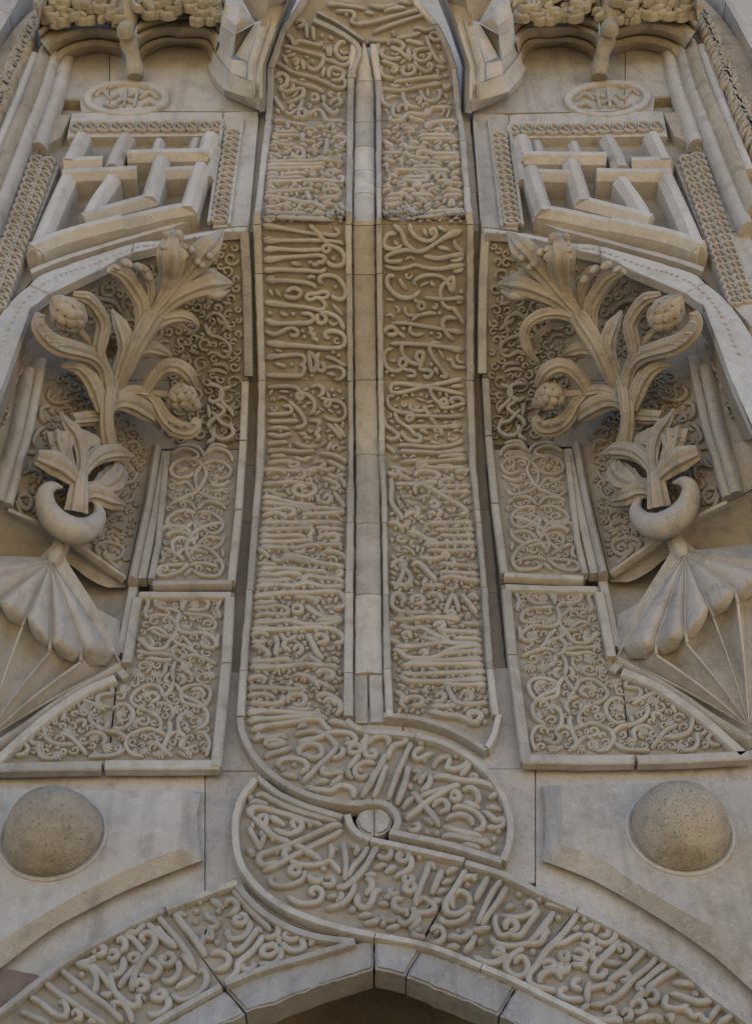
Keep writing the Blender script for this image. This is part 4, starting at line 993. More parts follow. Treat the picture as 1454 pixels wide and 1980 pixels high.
letters(KN, 'a2', '''30,135 150,140 280,165 370,190 360,230 270,255 230,290 210,340 190,390;10,240 60,190 150,170 210,200 200,260;180,330 130,450 70,560 10,680;190,440 150,550 100,680 60,760;430,220 350,400 290,540 230,700 205,780;400,450 370,600 330,720 290,830
540,270 480,310 450,350 480,390 550,370 640,320;500,220 540,260;555,425;640,470 680,400 760,370 820,360;800,370 790,430 770,480 850,490 920,470 980,420 1000,430 960,490 900,545;860,380;440,500 480,500 510,540 450,590;500,620 540,560 580,520;520,700 580,660 610,600 600,530;400,620 430,680
640,560 760,560 830,580 950,600 1080,610 1200,650 1280,690 1260,730 1170,760;990,560 1020,540 1060,560 1040,590 1000,590 990,560;510,750 600,720 700,690 780,660;370,970 480,890 560,820 680,740 800,670 900,630;810,740 830,710 880,720 890,770 850,790 820,770 810,740
920,690 1000,670 1060,710 1080,780 1050,820;930,800 1030,840 1090,860;340,870 400,800 450,750;430,700 500,780 580,870 640,950 700,1040;630,850 680,800 740,790 780,830 770,880 690,910;820,870 900,850 1000,880 1080,930 1130,1010 1100,1070 1030,1080;760,980 830,940 920,930 1000,970 1020,1030
1150,850 1220,860 1310,880;1120,890 1180,930 1250,990 1310,970 1320,1030 1240,1060 1150,1040;740,1040 850,1080 970,1110 1110,1135;720,1140 800,1130 920,1150 1050,1180 1200,1200;1270,1115;1225,1190;400,1050 420,1080 480,1080 500,1030 440,1010;540,950 600,990 640,1020;550,1090 610,1095;650,1090 700,1120;920,1210 1000,1230 1100,1250;1200,1240 1240,1290''', 0.0, GR, .030, .032)
letters(RA, 'a3', '''260,180 340,180 450,240 600,310 760,360 920,400 1060,420;200,260 260,240 330,260 380,250;230,180 210,210 240,235;240,380 210,340 240,305 340,305 460,340 600,380 760,430 890,460;240,380 300,440 360,500 420,560 500,600 590,620;370,350 360,430 340,500;270,410 330,370 360,350;210,470 220,520 270,610 310,690;210,470 260,460;350,540 330,610 310,690;290,540 350,540;180,670 220,710 260,750
390,370 460,420 540,460;430,490 500,530 580,550 660,520 700,470 680,430 620,420 610,460 650,490;775,485;430,620;1080,460 980,470 850,530 700,600 550,660 400,710 310,740 290,790 340,840 430,820 480,790;465,735;1080,500 1000,560 880,620 760,680 620,750 500,820 400,870 330,890;600,670 540,700 540,760 600,770;620,640 720,690 800,740 880,790
580,790 660,830 780,840 900,820 960,800 1020,860 1060,910;960,630 980,700 960,780;1020,680 1000,700;1080,610 1100,720 1110,850 1100,980;700,860 640,850 590,870 590,910 640,930 680,900 650,870;720,880 720,950 660,1000 560,1030 440,1030 400,980 430,930;760,910 780,970 850,990 890,940;900,890;880,1000 950,1030 1000,990 970,950 910,960
560,1120 640,1180 740,1200 850,1180 890,1110 860,1060 800,1060 780,1100 830,1110;930,1130 1040,1130;1020,1020 1080,1050 1180,980 1280,870 1380,700 1410,650;1320,660 1260,760 1180,850 1130,950;1160,650 1220,680 1190,740;1200,1000 1160,1110 1080,1200 960,1240 920,1230;1060,1080 1070,1140 1020,1180
1290,920 1340,930 1390,910;1290,960 1340,980 1350,1050 1290,1110;1220,1100 1220,1200 1290,1240 1350,1180 1380,1090 1440,1060;1230,1310 1310,1300 1350,1290;1280,1380 1380,1370 1430,1320;1140,1270 1200,1230''', 0.0, GR, .030, .032)
letters(RA, 'a4', '''250,240 270,280 330,290 370,240 350,190;320,190;490,270 450,240 430,280 470,320 530,300 530,240 480,220;540,250 560,320 540,390 460,440 400,465;210,380 330,340;310,420 420,355;635,305;730,310 700,420 650,540 610,650 600,730;730,310 780,390;850,390 800,500 750,620
520,440 490,480 510,520 560,510 570,470 530,440;540,510 500,560 520,600 580,590 590,540 550,520;880,430 990,370;840,520 940,490;790,610 890,580;740,690 850,680;1070,390 1010,500 950,600 880,720 900,800 1000,810 1080,760 1150,745;960,640 1000,600 1070,620 1110,680 1080,730;960,640 930,700 960,760;820,830 870,890 980,890 1070,840 1100,780
1040,490 1100,460 1170,490;1070,560 1100,520;1150,430 1160,480;1280,450 1220,560 1150,690;1400,490 1320,600 1250,740 1180,900;1450,550 1380,680 1290,800 1220,910;400,560 360,580 370,630 420,620 420,580;380,650 300,650;250,710 350,715;480,660 400,680 400,740 460,780 520,790 510,830;540,590 560,640
600,740 570,790 700,800 780,760 740,700 660,660 630,700;700,740 720,750;280,800 300,860 380,870 430,850 470,900 540,890 590,830 650,800;320,940 380,940 450,910;270,880 320,920;640,830 580,930 530,940;570,960 600,1020 690,1020;580,980 660,940;740,970 790,930 850,960 860,1030 800,1080 730,1070;780,970 810,1000
890,1020 950,1020 1020,1040 1090,1000 1130,950;970,970 1020,980;1060,960 1090,980;1110,960 1200,960 1300,930;1160,1000 1120,1090 1050,1170;890,1120 1010,1110;1200,1090''', 0.0, GR, .030, .032)
letters(RA, 'a5', '''360,390 350,480 390,580 460,580 520,540;450,530 440,480 490,450 540,490 530,540 470,540;420,400 500,430 600,420 680,380 700,320 650,290 610,310;440,350 510,310;555,245;650,220;735,290;470,580 560,590 620,520 690,420 740,350;870,370 800,470 700,600 640,640;790,300 870,320 980,350 1050,360;940,300 1020,330
310,590 350,650 480,680 620,660 740,650 780,580 770,530 830,570;900,450;1090,370 1010,490 900,620 800,720 720,840 650,930 660,1010 760,1050 900,1070;840,670 950,650 1040,600 1130,570;1110,620 1150,590 1210,620 1190,680 1140,690 1100,640;1230,560 1240,510 1310,480 1350,530 1330,590 1260,580;1390,500 1410,580 1350,650 1270,650 1220,600
1110,430 1170,460;1120,530 1240,480;1020,520 1060,530 1080,490;350,700 340,740 390,750 420,720 380,690 340,700;160,760 230,810 320,830 410,800 460,740;600,690 500,760 440,850 500,930 590,940 640,860 600,780 540,790 520,830;680,745;760,840 800,810 860,820 880,850 820,880 770,860
950,720 920,770 960,810 990,770 960,720;960,810 920,850 950,910 990,860 960,815;1040,720 1090,710 1150,750 1130,800 1060,790 1030,750;1130,890;1010,830 1100,850 1140,800;930,970 900,910 820,900 750,940 740,1000;1290,690 1210,720 1200,780 1260,800;1450,620 1370,710 1290,790 1220,860 1210,930 1270,950 1320,900 1300,870
1100,960 1040,990 1040,1040 1120,1060;1290,800 1380,830 1450,820;1180,980 1160,1080 1160,1180;990,1040 920,1070 930,1120 1020,1150 1130,1140;1130,1060 1240,1040 1330,1020 1410,1040;1180,1190 1280,1190 1400,1130;1340,1080;1100,1240 1180,1180''', 0.0, GR, .030, .032)
letters(RA, 'a6', '''330,490 290,460 340,440 380,480 360,530 310,530;410,390 450,460;540,450 440,560 320,670 200,750;640,500 580,600 470,690 400,750 330,840 220,930;750,570 620,660 520,750 440,800;830,635 700,700 600,770 530,820;300,700 340,680 390,700 360,750 310,730;440,800 500,840 420,930
520,880 540,840 600,830 630,890 590,930 540,900;400,980 420,930 480,920 520,960 490,1020 420,1010;170,1010 210,980 260,1010 230,1060 180,1040;320,1040 350,1000 400,1020 390,1070 340,1070;20,1050 120,1090 250,1090 330,1080;760,760 860,770 1010,790;720,860 690,930 720,980 830,990 900,950;740,850 860,890 980,930 1070,920 1090,880;930,870 990,850
840,1000 900,1010 940,1060 1000,1040 1030,1090 1090,1090;1200,940 1130,1010 1080,1080;1300,1030 1220,1080 1150,1120;440,1100 560,1060 680,1060;700,1050 760,1050 740,1100;620,1090 660,1080 650,1110''', 0.0, GR, .030, .032)
letters(LA, 'a7', '''90,900 200,970 310,1060 400,1100 440,1040 410,960 350,960;0,1040 90,1080 180,1120 270,1160;230,770 340,860 470,950 600,1040 720,1120 800,1160;370,650 480,740 580,820 680,900 790,980 900,1080 960,1140;495,855;510,580 590,620 660,640 710,720 710,810 680,890;620,510;520,590 600,590 670,560 700,510
650,600 740,680 820,770 850,830;580,720;700,500 680,450 740,430 790,460 770,510 700,510;820,510 850,480 910,490 900,540 850,560 820,520;910,400 930,360 980,390 980,450 930,490;960,530 970,610 940,680 880,710 850,680;900,640 870,660;840,680 850,760 880,850 960,940 1050,1000 1110,970 1100,910 1150,890;750,870 820,890 870,850
960,310 1070,380 1140,470 1180,510;980,290 1080,310 1140,250 1160,200;1170,390 1130,350 1180,310 1250,330 1260,410 1210,490 1160,540 1100,640 1060,740 1040,850;1170,540 1100,620 1000,720 920,820;1040,570 1020,530 1080,510 1120,540 1080,580 1040,570;1180,210 1280,310 1380,400 1440,440
1200,540 1260,590 1310,640 1250,720 1170,730 1110,680;1080,820 1090,770 1150,760 1190,810 1150,850 1090,830;1140,930 1180,910;1290,880 1250,880 1250,920 1310,930 1360,890 1320,850 1270,860;1370,900 1390,980 1330,1060 1240,1080 1200,1040
840,1000 870,970 960,970 1020,1050 1050,1150;860,1010 900,1000;480,1080 510,1040 560,1060 560,1120 500,1110;630,1130 730,1140''', 0.0, GR, .030, .032)
letters(LA, 'a8', '''20,390 100,480 200,600 290,730 340,850;100,740 50,730 60,780 120,790 160,740 110,700 70,720;190,750 200,840 150,920 90,930 60,900;220,700 290,780 340,850;350,860 400,840 430,900 400,990 300,1070 200,1080 140,1030;170,980 250,940 330,880;110,1050 120,1120 80,1190;0,470 90,570 180,650
160,360 230,460 310,550 370,640 420,720;170,360 260,380;370,295;345,370;335,455;515,625;575,205;440,350 430,390 480,420 520,460 480,490 440,470;500,340 550,360;430,490 470,530 460,580 420,560 430,510 400,580 360,660;460,240 530,300 570,320;590,380 640,370 680,310 650,260 590,270 580,310
720,410 670,400 660,440 710,460 760,420 730,380 680,390;780,410 780,500 720,570 630,580 600,530 610,490;640,170 720,270 820,380 920,470 960,510;950,420 1010,450 1020,530 960,570 900,560;620,600 620,660 670,690 730,650 790,580 850,500 880,520;900,540 840,640 760,720 690,780 680,850 620,910 570,930
460,710 520,690 600,720 610,780 550,830 480,830;1030,540 1020,620;1000,650 940,640 890,660 890,710 950,720 1010,680 980,630 920,630;1030,640 1040,720 980,790 900,790 860,770;1130,540 1080,530 1070,570 1130,590 1190,560 1160,510 1100,510;1200,560 1230,640 1170,680 1090,660 1040,600;1270,630 1340,560;720,770 730,830 780,840 820,800 790,770''', 0.0, GR, .030, .032)

# the top, leaning out again
letters(LB, 'P4', '''820,190 850,165 890,185 870,215 830,215;905,185 915,310;960,210 970,330;1030,280 1045,310;1090,300 1130,320;740,280 790,330 800,370 850,340 940,360 1020,375 1030,340
715,375 830,410 950,440 1040,465 1050,490 1030,540 980,580 930,560 920,530;1050,490 1130,510 1200,540 1260,520 1280,420;1260,470 1210,490 1160,450 1150,400 1190,350 1240,350;1055,410;1080,380 1090,460;1105,375 1110,460;715,450 750,520
800,510 815,490 840,505 825,530 800,510;870,490 890,570;945,500 970,520;660,520 730,560 800,600 950,640 1080,690 1170,730 1220,720 1230,670 1180,650;1060,550 1040,630
1100,640 1090,590 1130,560 1190,580 1220,600 1200,650 1150,670 1110,650;640,640 700,610 750,640 740,700 690,730 740,760 820,740 880,740 880,790 820,830 750,850;760,660 850,690 960,720 1050,760
950,800 960,780 1000,790 1000,830 960,830 945,805;1040,780 1060,840;1100,860 1130,830 1180,820 1190,860 1140,880;1040,850 1100,920 1150,940 1170,900;640,790 680,860 720,910;650,900 690,930
730,920 770,950 810,920 850,900 880,820;840,930 870,905 900,920 900,960 860,970 840,930;900,950 950,930 1000,910 1040,930 1060,970 1090,1000 1230,1000;970,950 1000,940;790,960 850,980
1150,90 1290,100 1300,150 1280,180 1340,200 1440,190;1080,30 1200,40 1350,60;1200,10 1300,25;1240,130''', SG, GR, .031, .034)
letters(RB, 'P5', '''100,325 180,335 290,340 340,345;280,270 300,260 310,300;270,370 260,345 330,340 385,370 370,410 320,410 280,380;180,350 170,420 200,450;230,390 200,440 240,480 320,490 370,470
130,270 250,220 400,170 560,120;0,190 120,185 250,150 400,110 520,80
200,500 280,530 350,560;320,400 400,460 450,500;430,390 430,450 460,480;470,230 510,230 560,250 620,240 650,220;330,310 430,300 530,270;400,330 480,350 560,370;600,280 640,270 690,300 680,330 640,330 610,310 600,280
570,290 590,350 620,420 660,490 720,530;460,430 520,410 600,400;480,430 480,480 530,510 590,490 610,450 580,440;470,500 500,550 560,590 610,580 620,540 590,530 590,560;660,370 690,400;690,450 700,490 740,510;650,540 700,560 740,550
280,570 310,560 330,580 300,600 280,575;400,540 380,590 400,620 460,610 480,570 440,540 430,580;350,570 390,600;200,540 200,600 240,640 320,650;300,680 420,665 560,645 700,635;710,630 760,620;280,690 310,720 360,700
210,780 200,740 260,740 350,750 480,730 620,700 700,690;720,690 740,740 770,690;200,780 220,850 280,880 330,860;380,760 390,820 440,880 530,890;520,740 550,810 610,840 670,820 690,760 660,740;490,830 510,810 530,830 510,860
330,850 300,900 300,950 340,970 390,960;340,920 350,880 400,870 410,910;270,960 290,1000 370,990 430,940 560,950 620,900 700,890 790,890;580,900 570,950;430,960 480,990 560,1000
70,100 140,110;100,40 200,60 330,40;0,60 60,70;220,90 300,70 400,60;350,10 450,30''', SG, GR, .031, .034)
frame(LB, 'frame_stone', smooth(tr('1300,640 1300,560 1345,440 1310,350 1150,245 965,160', 'P4')), 'C', .03, .036, .03)
frame(LB, 'frame_stone', smooth(tr('1385,330 1180,190 1000,95', 'P4')), 'C', .028, .022, .03)

def band_poly(Lt, Rt, va, vb):
    Lt = np.array(Lt); Rt = np.array(Rt); v = np.linspace(va, vb, 30)
    return np.vstack([np.stack([np.interp(v, Lt[:, 0], Lt[:, 1]), v], 1), np.stack([np.interp(v, Rt[:, 0], Rt[:, 1]), v], 1)[::-1]])
for T, a_, b_ in ((LB, LBi, LRi), (RB, RLi, RRi)):
    for va, vb, ky, r in ((90, 228, .8, 10), (238, 432, .45, 9), (440, 740, 1.0, 13), (742, 900, .8, 9.5), (902, 1385, .62, 8.8)):
        fill(T, band_poly(a_, b_, va, vb), 'C', GR, .022, .028, r, ky)

# ================================================================== arabesques
def fan_leaf(T, p, s, off, size, ang, side, mat='letter'):
    """a little palmette: rays spreading from one point, one object"""
    V = []; Fc = []
    c = np.asarray(p, float)
    for k in (-.75, -.38, 0, .38, .75):
        a = ang + k
        e = c + np.array([math.cos(a), math.sin(a) * .8]) * size * (1 - .18 * abs(k))
        v, f = stroke_mesh(np.array([c, c + (e - c) * .5, e]), s, off, .014, .015, ROUND)
        Fc += [tuple(i + len(V) for i in q) for q in f]; V += v.tolist()
    put('leaf', V, Fc, mat, T)
LOWV = '''1065,545 1075,500 1040,475 950,470 910,500 940,535 1010,540 1060,560;1065,545 1090,490 1150,470 1210,490 1220,520 1180,545 1100,540;1065,470 1065,545
840,470 870,500 850,560 870,590;1300,480 1275,530 1290,590;1060,560 1040,600 1050,660 1100,680 1200,680 1260,720 1280,760;1070,560 1130,570 1200,575 1250,600 1260,650 1190,660 1150,640
870,580 940,575 1000,590 1040,640 1020,690 960,700 880,660;860,660 920,650 980,690 1040,740 1090,760 1160,800;1050,680 1000,720 960,770 880,770 830,720 800,715;1060,690 1110,740 1130,790;870,700 900,740 870,770;1280,680 1260,760 1200,760 1170,730
1050,740 1010,780 1030,830 1080,850;1060,780 1090,760 1060,740;800,780 870,800 950,800 1030,820;1050,830 1130,810 1200,830 1270,860;1020,830 960,840 900,830 850,830;1030,840 1010,900 1020,960;1070,840 1080,890 1130,920;970,850 970,900 940,940
1010,910 980,930 970,960 1000,970;1040,920 1070,930 1080,960 1050,975;1020,960 1000,1010 960,1050 940,1000 870,985 800,1020 770,1070 800,1110 860,1130;1020,970 1060,1020 1070,1080 1120,1100 1190,1110 1230,1060 1230,1010 1180,985 1110,990 1050,1020
1050,1030 1100,1060 1150,1080 1190,1110;860,1130 900,1150 940,1190 940,1240 900,1260;830,1050 900,1030 930,1060 880,1090;1120,1010 1180,1010 1200,1050;940,1080 1000,1110 1020,1150 990,1190;1050,1100 1000,1150;1190,1110 1220,1160 1200,1220 1140,1250
1090,1140 1050,1180 1050,1250 1090,1290;960,1050 1010,1110;990,1190 1000,1240 980,1300 960,1360 1010,1400;980,1280 940,1260 870,1240 800,1260 750,1290 740,1340 780,1390 840,1400;980,1290 1030,1260 1080,1280;1140,1260 1200,1270 1230,1330 1210,1400
1090,1290 1060,1330 1090,1360 1160,1330;900,1310 940,1340 980,1390;860,1330 910,1310;1040,1370 1090,1400
650,990 660,1030 600,1040 570,1060 590,1100 650,1110;680,1100 740,1100 780,1140 770,1200 720,1240 660,1230;400,1080 470,1070 540,1090 620,1130;540,1130 530,1180 560,1220 620,1250 690,1260 750,1300;390,1090 420,1100;440,1200 500,1190 490,1230
360,1190 380,1150 330,1120 290,1140;270,1160 260,1230 280,1300 350,1330 440,1330;350,1260 420,1290 470,1340 510,1390;180,1230 240,1220 270,1270;500,1280 560,1260 620,1290 600,1340;240,1310 230,1370 260,1410 320,1410
90,1370 130,1330 170,1350 140,1390 90,1390;170,1250 180,1310 220,1330;520,1400 590,1400 680,1390 740,1350;600,1340 650,1350;640,1190 620,1240'''
LOWL = '930,515,0 1150,515,3 1280,560,1.6 850,560,1.6 990,640,1 1090,640,2 890,735,3.6 1190,735,-.4 920,920,1.5 810,920,1.5 1150,920,1.5 1230,920,1.5 850,1035,.3 1190,1035,2.8 920,1150,-2.2 1100,1150,-.9 800,1200,-2 1170,1200,0 840,1370,.5 1110,1380,2.5 700,1150,.6 500,1110,-.4 400,1260,-2.3 620,1350,.3 550,1290,1 330,1390,1 480,1120,.4 1080,870,-.3 890,870,3.4 240,1330,2.4 1000,780,1.5 940,1380,1.2 720,1010,.4'
STRV = '''1160,950 1190,940 1240,960 1250,1010 1200,1040 1170,1020;1300,950 1240,980 1250,1040 1300,1090 1310,1120;1210,1040 1260,1090 1180,1150 1170,1190;1190,1090 1250,1160 1300,1180 1310,1220 1260,1250 1210,1230 1200,1180;1180,1190 1200,1240 1160,1270;1170,1050 1180,1130;1290,1150 1310,1190
960,1330 1030,1300 1100,1320 1110,1350 1040,1370;1150,1330 1210,1300 1280,1320 1310,1370;1140,1390 1080,1360 1000,1370 960,1420 990,1460 1060,1460 1100,1430;1140,1390 1200,1370 1270,1390 1300,1430 1260,1470 1190,1450;1140,1390 1100,1450 1110,1540
1140,1390 1160,1450 1110,1540 1050,1570 990,1590 945,1560;1110,1540 1160,1570 1240,1590 1280,1560;960,1470 1000,1500 1050,1490 1100,1550;1300,1480 1240,1510 1180,1500;1100,1640 1060,1600 990,1600 950,1620;1110,1640 1160,1600 1230,1610 1270,1640
1100,1660 1030,1650 960,1680 940,1720 970,1760 1040,1750 1090,1710;1110,1660 1180,1660 1240,1700 1250,1750 1200,1780 1140,1750 1090,1700;1090,1710 1110,1790 1090,1830;930,1790 980,1770 1050,1780 1100,1840;1110,1840 1170,1800 1250,1810;1110,1545;1100,1650
1150,1340 1120,1300 1060,1280 990,1290;1160,1330 1200,1280 1280,1290;1020,1420 1060,1410;1220,1420 1250,1425;1180,1540 1230,1540 1260,1520;990,1540 1030,1530'''
STRG = '''960,20 1010,50 1080,60 1130,110;1300,30 1220,50 1150,80 1110,130;940,100 960,60 1030,60 1080,100;1020,200 1010,150 1060,120 1120,140 1150,110;1310,100 1300,150 1240,190 1180,160;950,180 1020,210 1080,250;1020,230 1080,190 1140,190 1220,210
1110,220 1160,170 1240,200 1290,250 1305,300 1270,345 1180,340 1130,310;1110,270 1050,320 960,345 915,320 950,290 1030,280 1110,280;1110,280 1180,270 1280,290;1130,300 1080,340;960,280 990,310;950,190 960,250 930,260;1300,180 1310,230
1110,130 1090,180 1110,240;980,120 1000,100;1230,110 1260,130;1200,300 1240,310;990,320 1040,310'''
FLOV = '''300,960 270,1000 300,1040 370,1040 420,1020;290,1060 240,1070 230,1120 260,1160;280,1080 310,1110;400,1060 420,1110 480,1090 490,1060 450,1050;620,1160 650,1190 640,1240;720,1270 760,1260 790,1290 790,1330;690,1290 720,1320
130,1440 180,1420 230,1440 220,1500;110,1570 150,1560 180,1590 160,1640 120,1620 110,1570;90,1590 130,1680 200,1700;150,1320 200,1330 220,1370;600,1700 660,1670 710,1700 690,1750 640,1730;620,1640 700,1640;700,1500 750,1480 780,1430;650,1780 720,1790
1150,580 1200,540 1250,560 1270,610 1240,650;1150,600 1180,660 1240,680 1290,720 1290,760 1250,750;1160,780 1200,760 1260,790 1300,760;1190,830 1260,830 1290,870;1240,580 1300,640;1170,870 1220,860 1280,880;1250,480 1300,490;1220,560 1250,610
700,1200 760,1190 800,1230;690,1560 730,1540;690,1600 740,1590 760,1540;180,1380 160,1430;200,1500 180,1540 210,1560;600,1780 640,1760;260,1180 220,1200 190,1260 210,1290;330,1000 350,960;240,1220 280,1200
460,470 560,460 640,480 690,540;560,540 640,560;1040,660 1100,640 1120,590;1060,750 1120,770'''
FLOG = '580,220 560,180 600,150 660,150 720,180 710,230 650,250 610,220 630,190;640,60 680,40 730,60 720,100;660,110 700,150;640,250 680,290 710,310;740,130 690,110'
for side in 'LR':
    T = FLK['low' + side]
    letters(T, 'G', LOWV, 0.0, 0.033, .024, .026, 'letter', 'tendril', side, .012)
    for q in LOWL.split():
        x, y, a = [float(v) for v in q.split(',')]
        p0 = tr([(x, y)], 'G', side)[0]; p1 = tr([(x + 12 * math.cos(a), y + 12 * math.sin(a))], 'G', side)[0]
        fan_leaf(T, p0 - (p1 - p0) * 1.5, 0.0, .034, 22, math.atan2(p1[1] - p0[1], p1[0] - p0[0]), side)
    fill(T, tr('840,475 1300,475 1262,850 1225,1410 650,1410 660,980 760,960 800,700', 'G', side), 0.0, .033, .016, .021, 8.5, .75, 'curl', 'letter', name='scroll_work')
    fill(T, tr('630,1000 590,1410 60,1415 180,1290 350,1145 500,1040', 'G', side), 0.0, .033, .016, .021, 8.5, .75, 'curl', 'letter', name='scroll_work')
    T = FLK['up' + side]
    letters(T, 'C', STRV, 'B', .058, .024, .026, 'letter', 'tendril', side, .014)
    letters(T, 'G', STRG, 'B', .058, .023, .026, 'letter', 'tendril', side, .014)
    T = FLK['flora' + side]
    letters(T, 'C', FLOV, 'N' + side, .0, .024, .022, 'ground', 'tendril', side, .014)
    letters(T, 'G', FLOG, 'N' + side, .0, .024, .022, 'ground', 'tendril', side, .014)
    fill(FLK['up' + side], tr('330,890 452,880 445,980 437,1060 430,1112 305,1112 316,1000', 'X', side), 'B', .058, .016, .021, 9, .68, 'curl', 'letter', name='scroll_work')
    letters(FLK['flora' + side], 'X', '395,600;420,500', 'N' + side, .0, .02, .02, 'ground', 'tendril', side)
    fill(FLK['flora' + side], tr('390,470 466,465 472,720 470,860 330,860 300,800 330,700', 'X', side), 'N' + side, .0, .018, .018, 9.0, .9, 'curl', 'ground', name='scroll_work')
    fill(FLK['flora' + side], tr('110,720 200,700 290,860 250,1095 160,1045 40,985 80,840', 'X', side), 'N' + side, .0, .018, .018, 8.0, .75, 'curl', 'ground', name='scroll_work')
    fill(FLK['flora' + side], tr('120,600 200,540 320,500 380,480 380,700 300,700 200,690 110,700', 'X', side), 'N' + side, .0, .02, .012, 11.0, .9, 'curl', 'ground', name='scroll_work')

# ================================================================== the two high relief plants
def cone_mesh(c, axis, L, R, nrm):
    """artichoke-like bud: body with overlapping scales"""
    ax = axis / np.linalg.norm(axis)
    e1 = np.cross(ax, nrm); e1 /= np.linalg.norm(e1); e2 = np.cross(ax, e1)
    out = []
    V = []; seg, rg_ = 24, 14
    def rad(t): return R * (math.sin(math.pi * min(1, (t * .86 + .14))) ** .75) * (1 - .25 * t)
    for i in range(rg_ + 1):
        t = i / rg_
        for j in range(seg):
            b = 2 * math.pi * j / seg
            V.append(c + ax * (t - .5) * L + (e1 * math.cos(b) + e2 * math.sin(b)) * rad(t) * .93)
    out.append(('cone_core', np.array(V), grid_faces(rg_ + 1, seg, True) + [tuple(range(seg)), tuple(rg_ * seg + j for j in range(seg))]))
    for r in range(5):
        t0 = .04 + r * .18; ns = 7 if r < 3 else 5
        for j in range(ns):
            b0 = 2 * math.pi * (j + .5 * (r % 2)) / ns
            vs = []; n_ = 5
            for u in np.linspace(0, 1, 6):
                for k in np.linspace(-1, 1, n_):
                    t = min(1, t0 + u * .27); w_ = math.sin(math.pi * (.30 + .70 * u)) ** .8
                    b = b0 + k * w_ * math.pi / ns * 1.02
                    rr = rad(t) * (1.0 + .20 * (1 - abs(k) ** 2) * math.sin(math.pi * (.25 + .6 * u)))
                    vs.append(c + ax * (t - .5) * L + (e1 * math.cos(b) + e2 * math.sin(b)) * rr)
            out.append(('scale', np.array(vs), grid_faces(6, n_)))
    return out

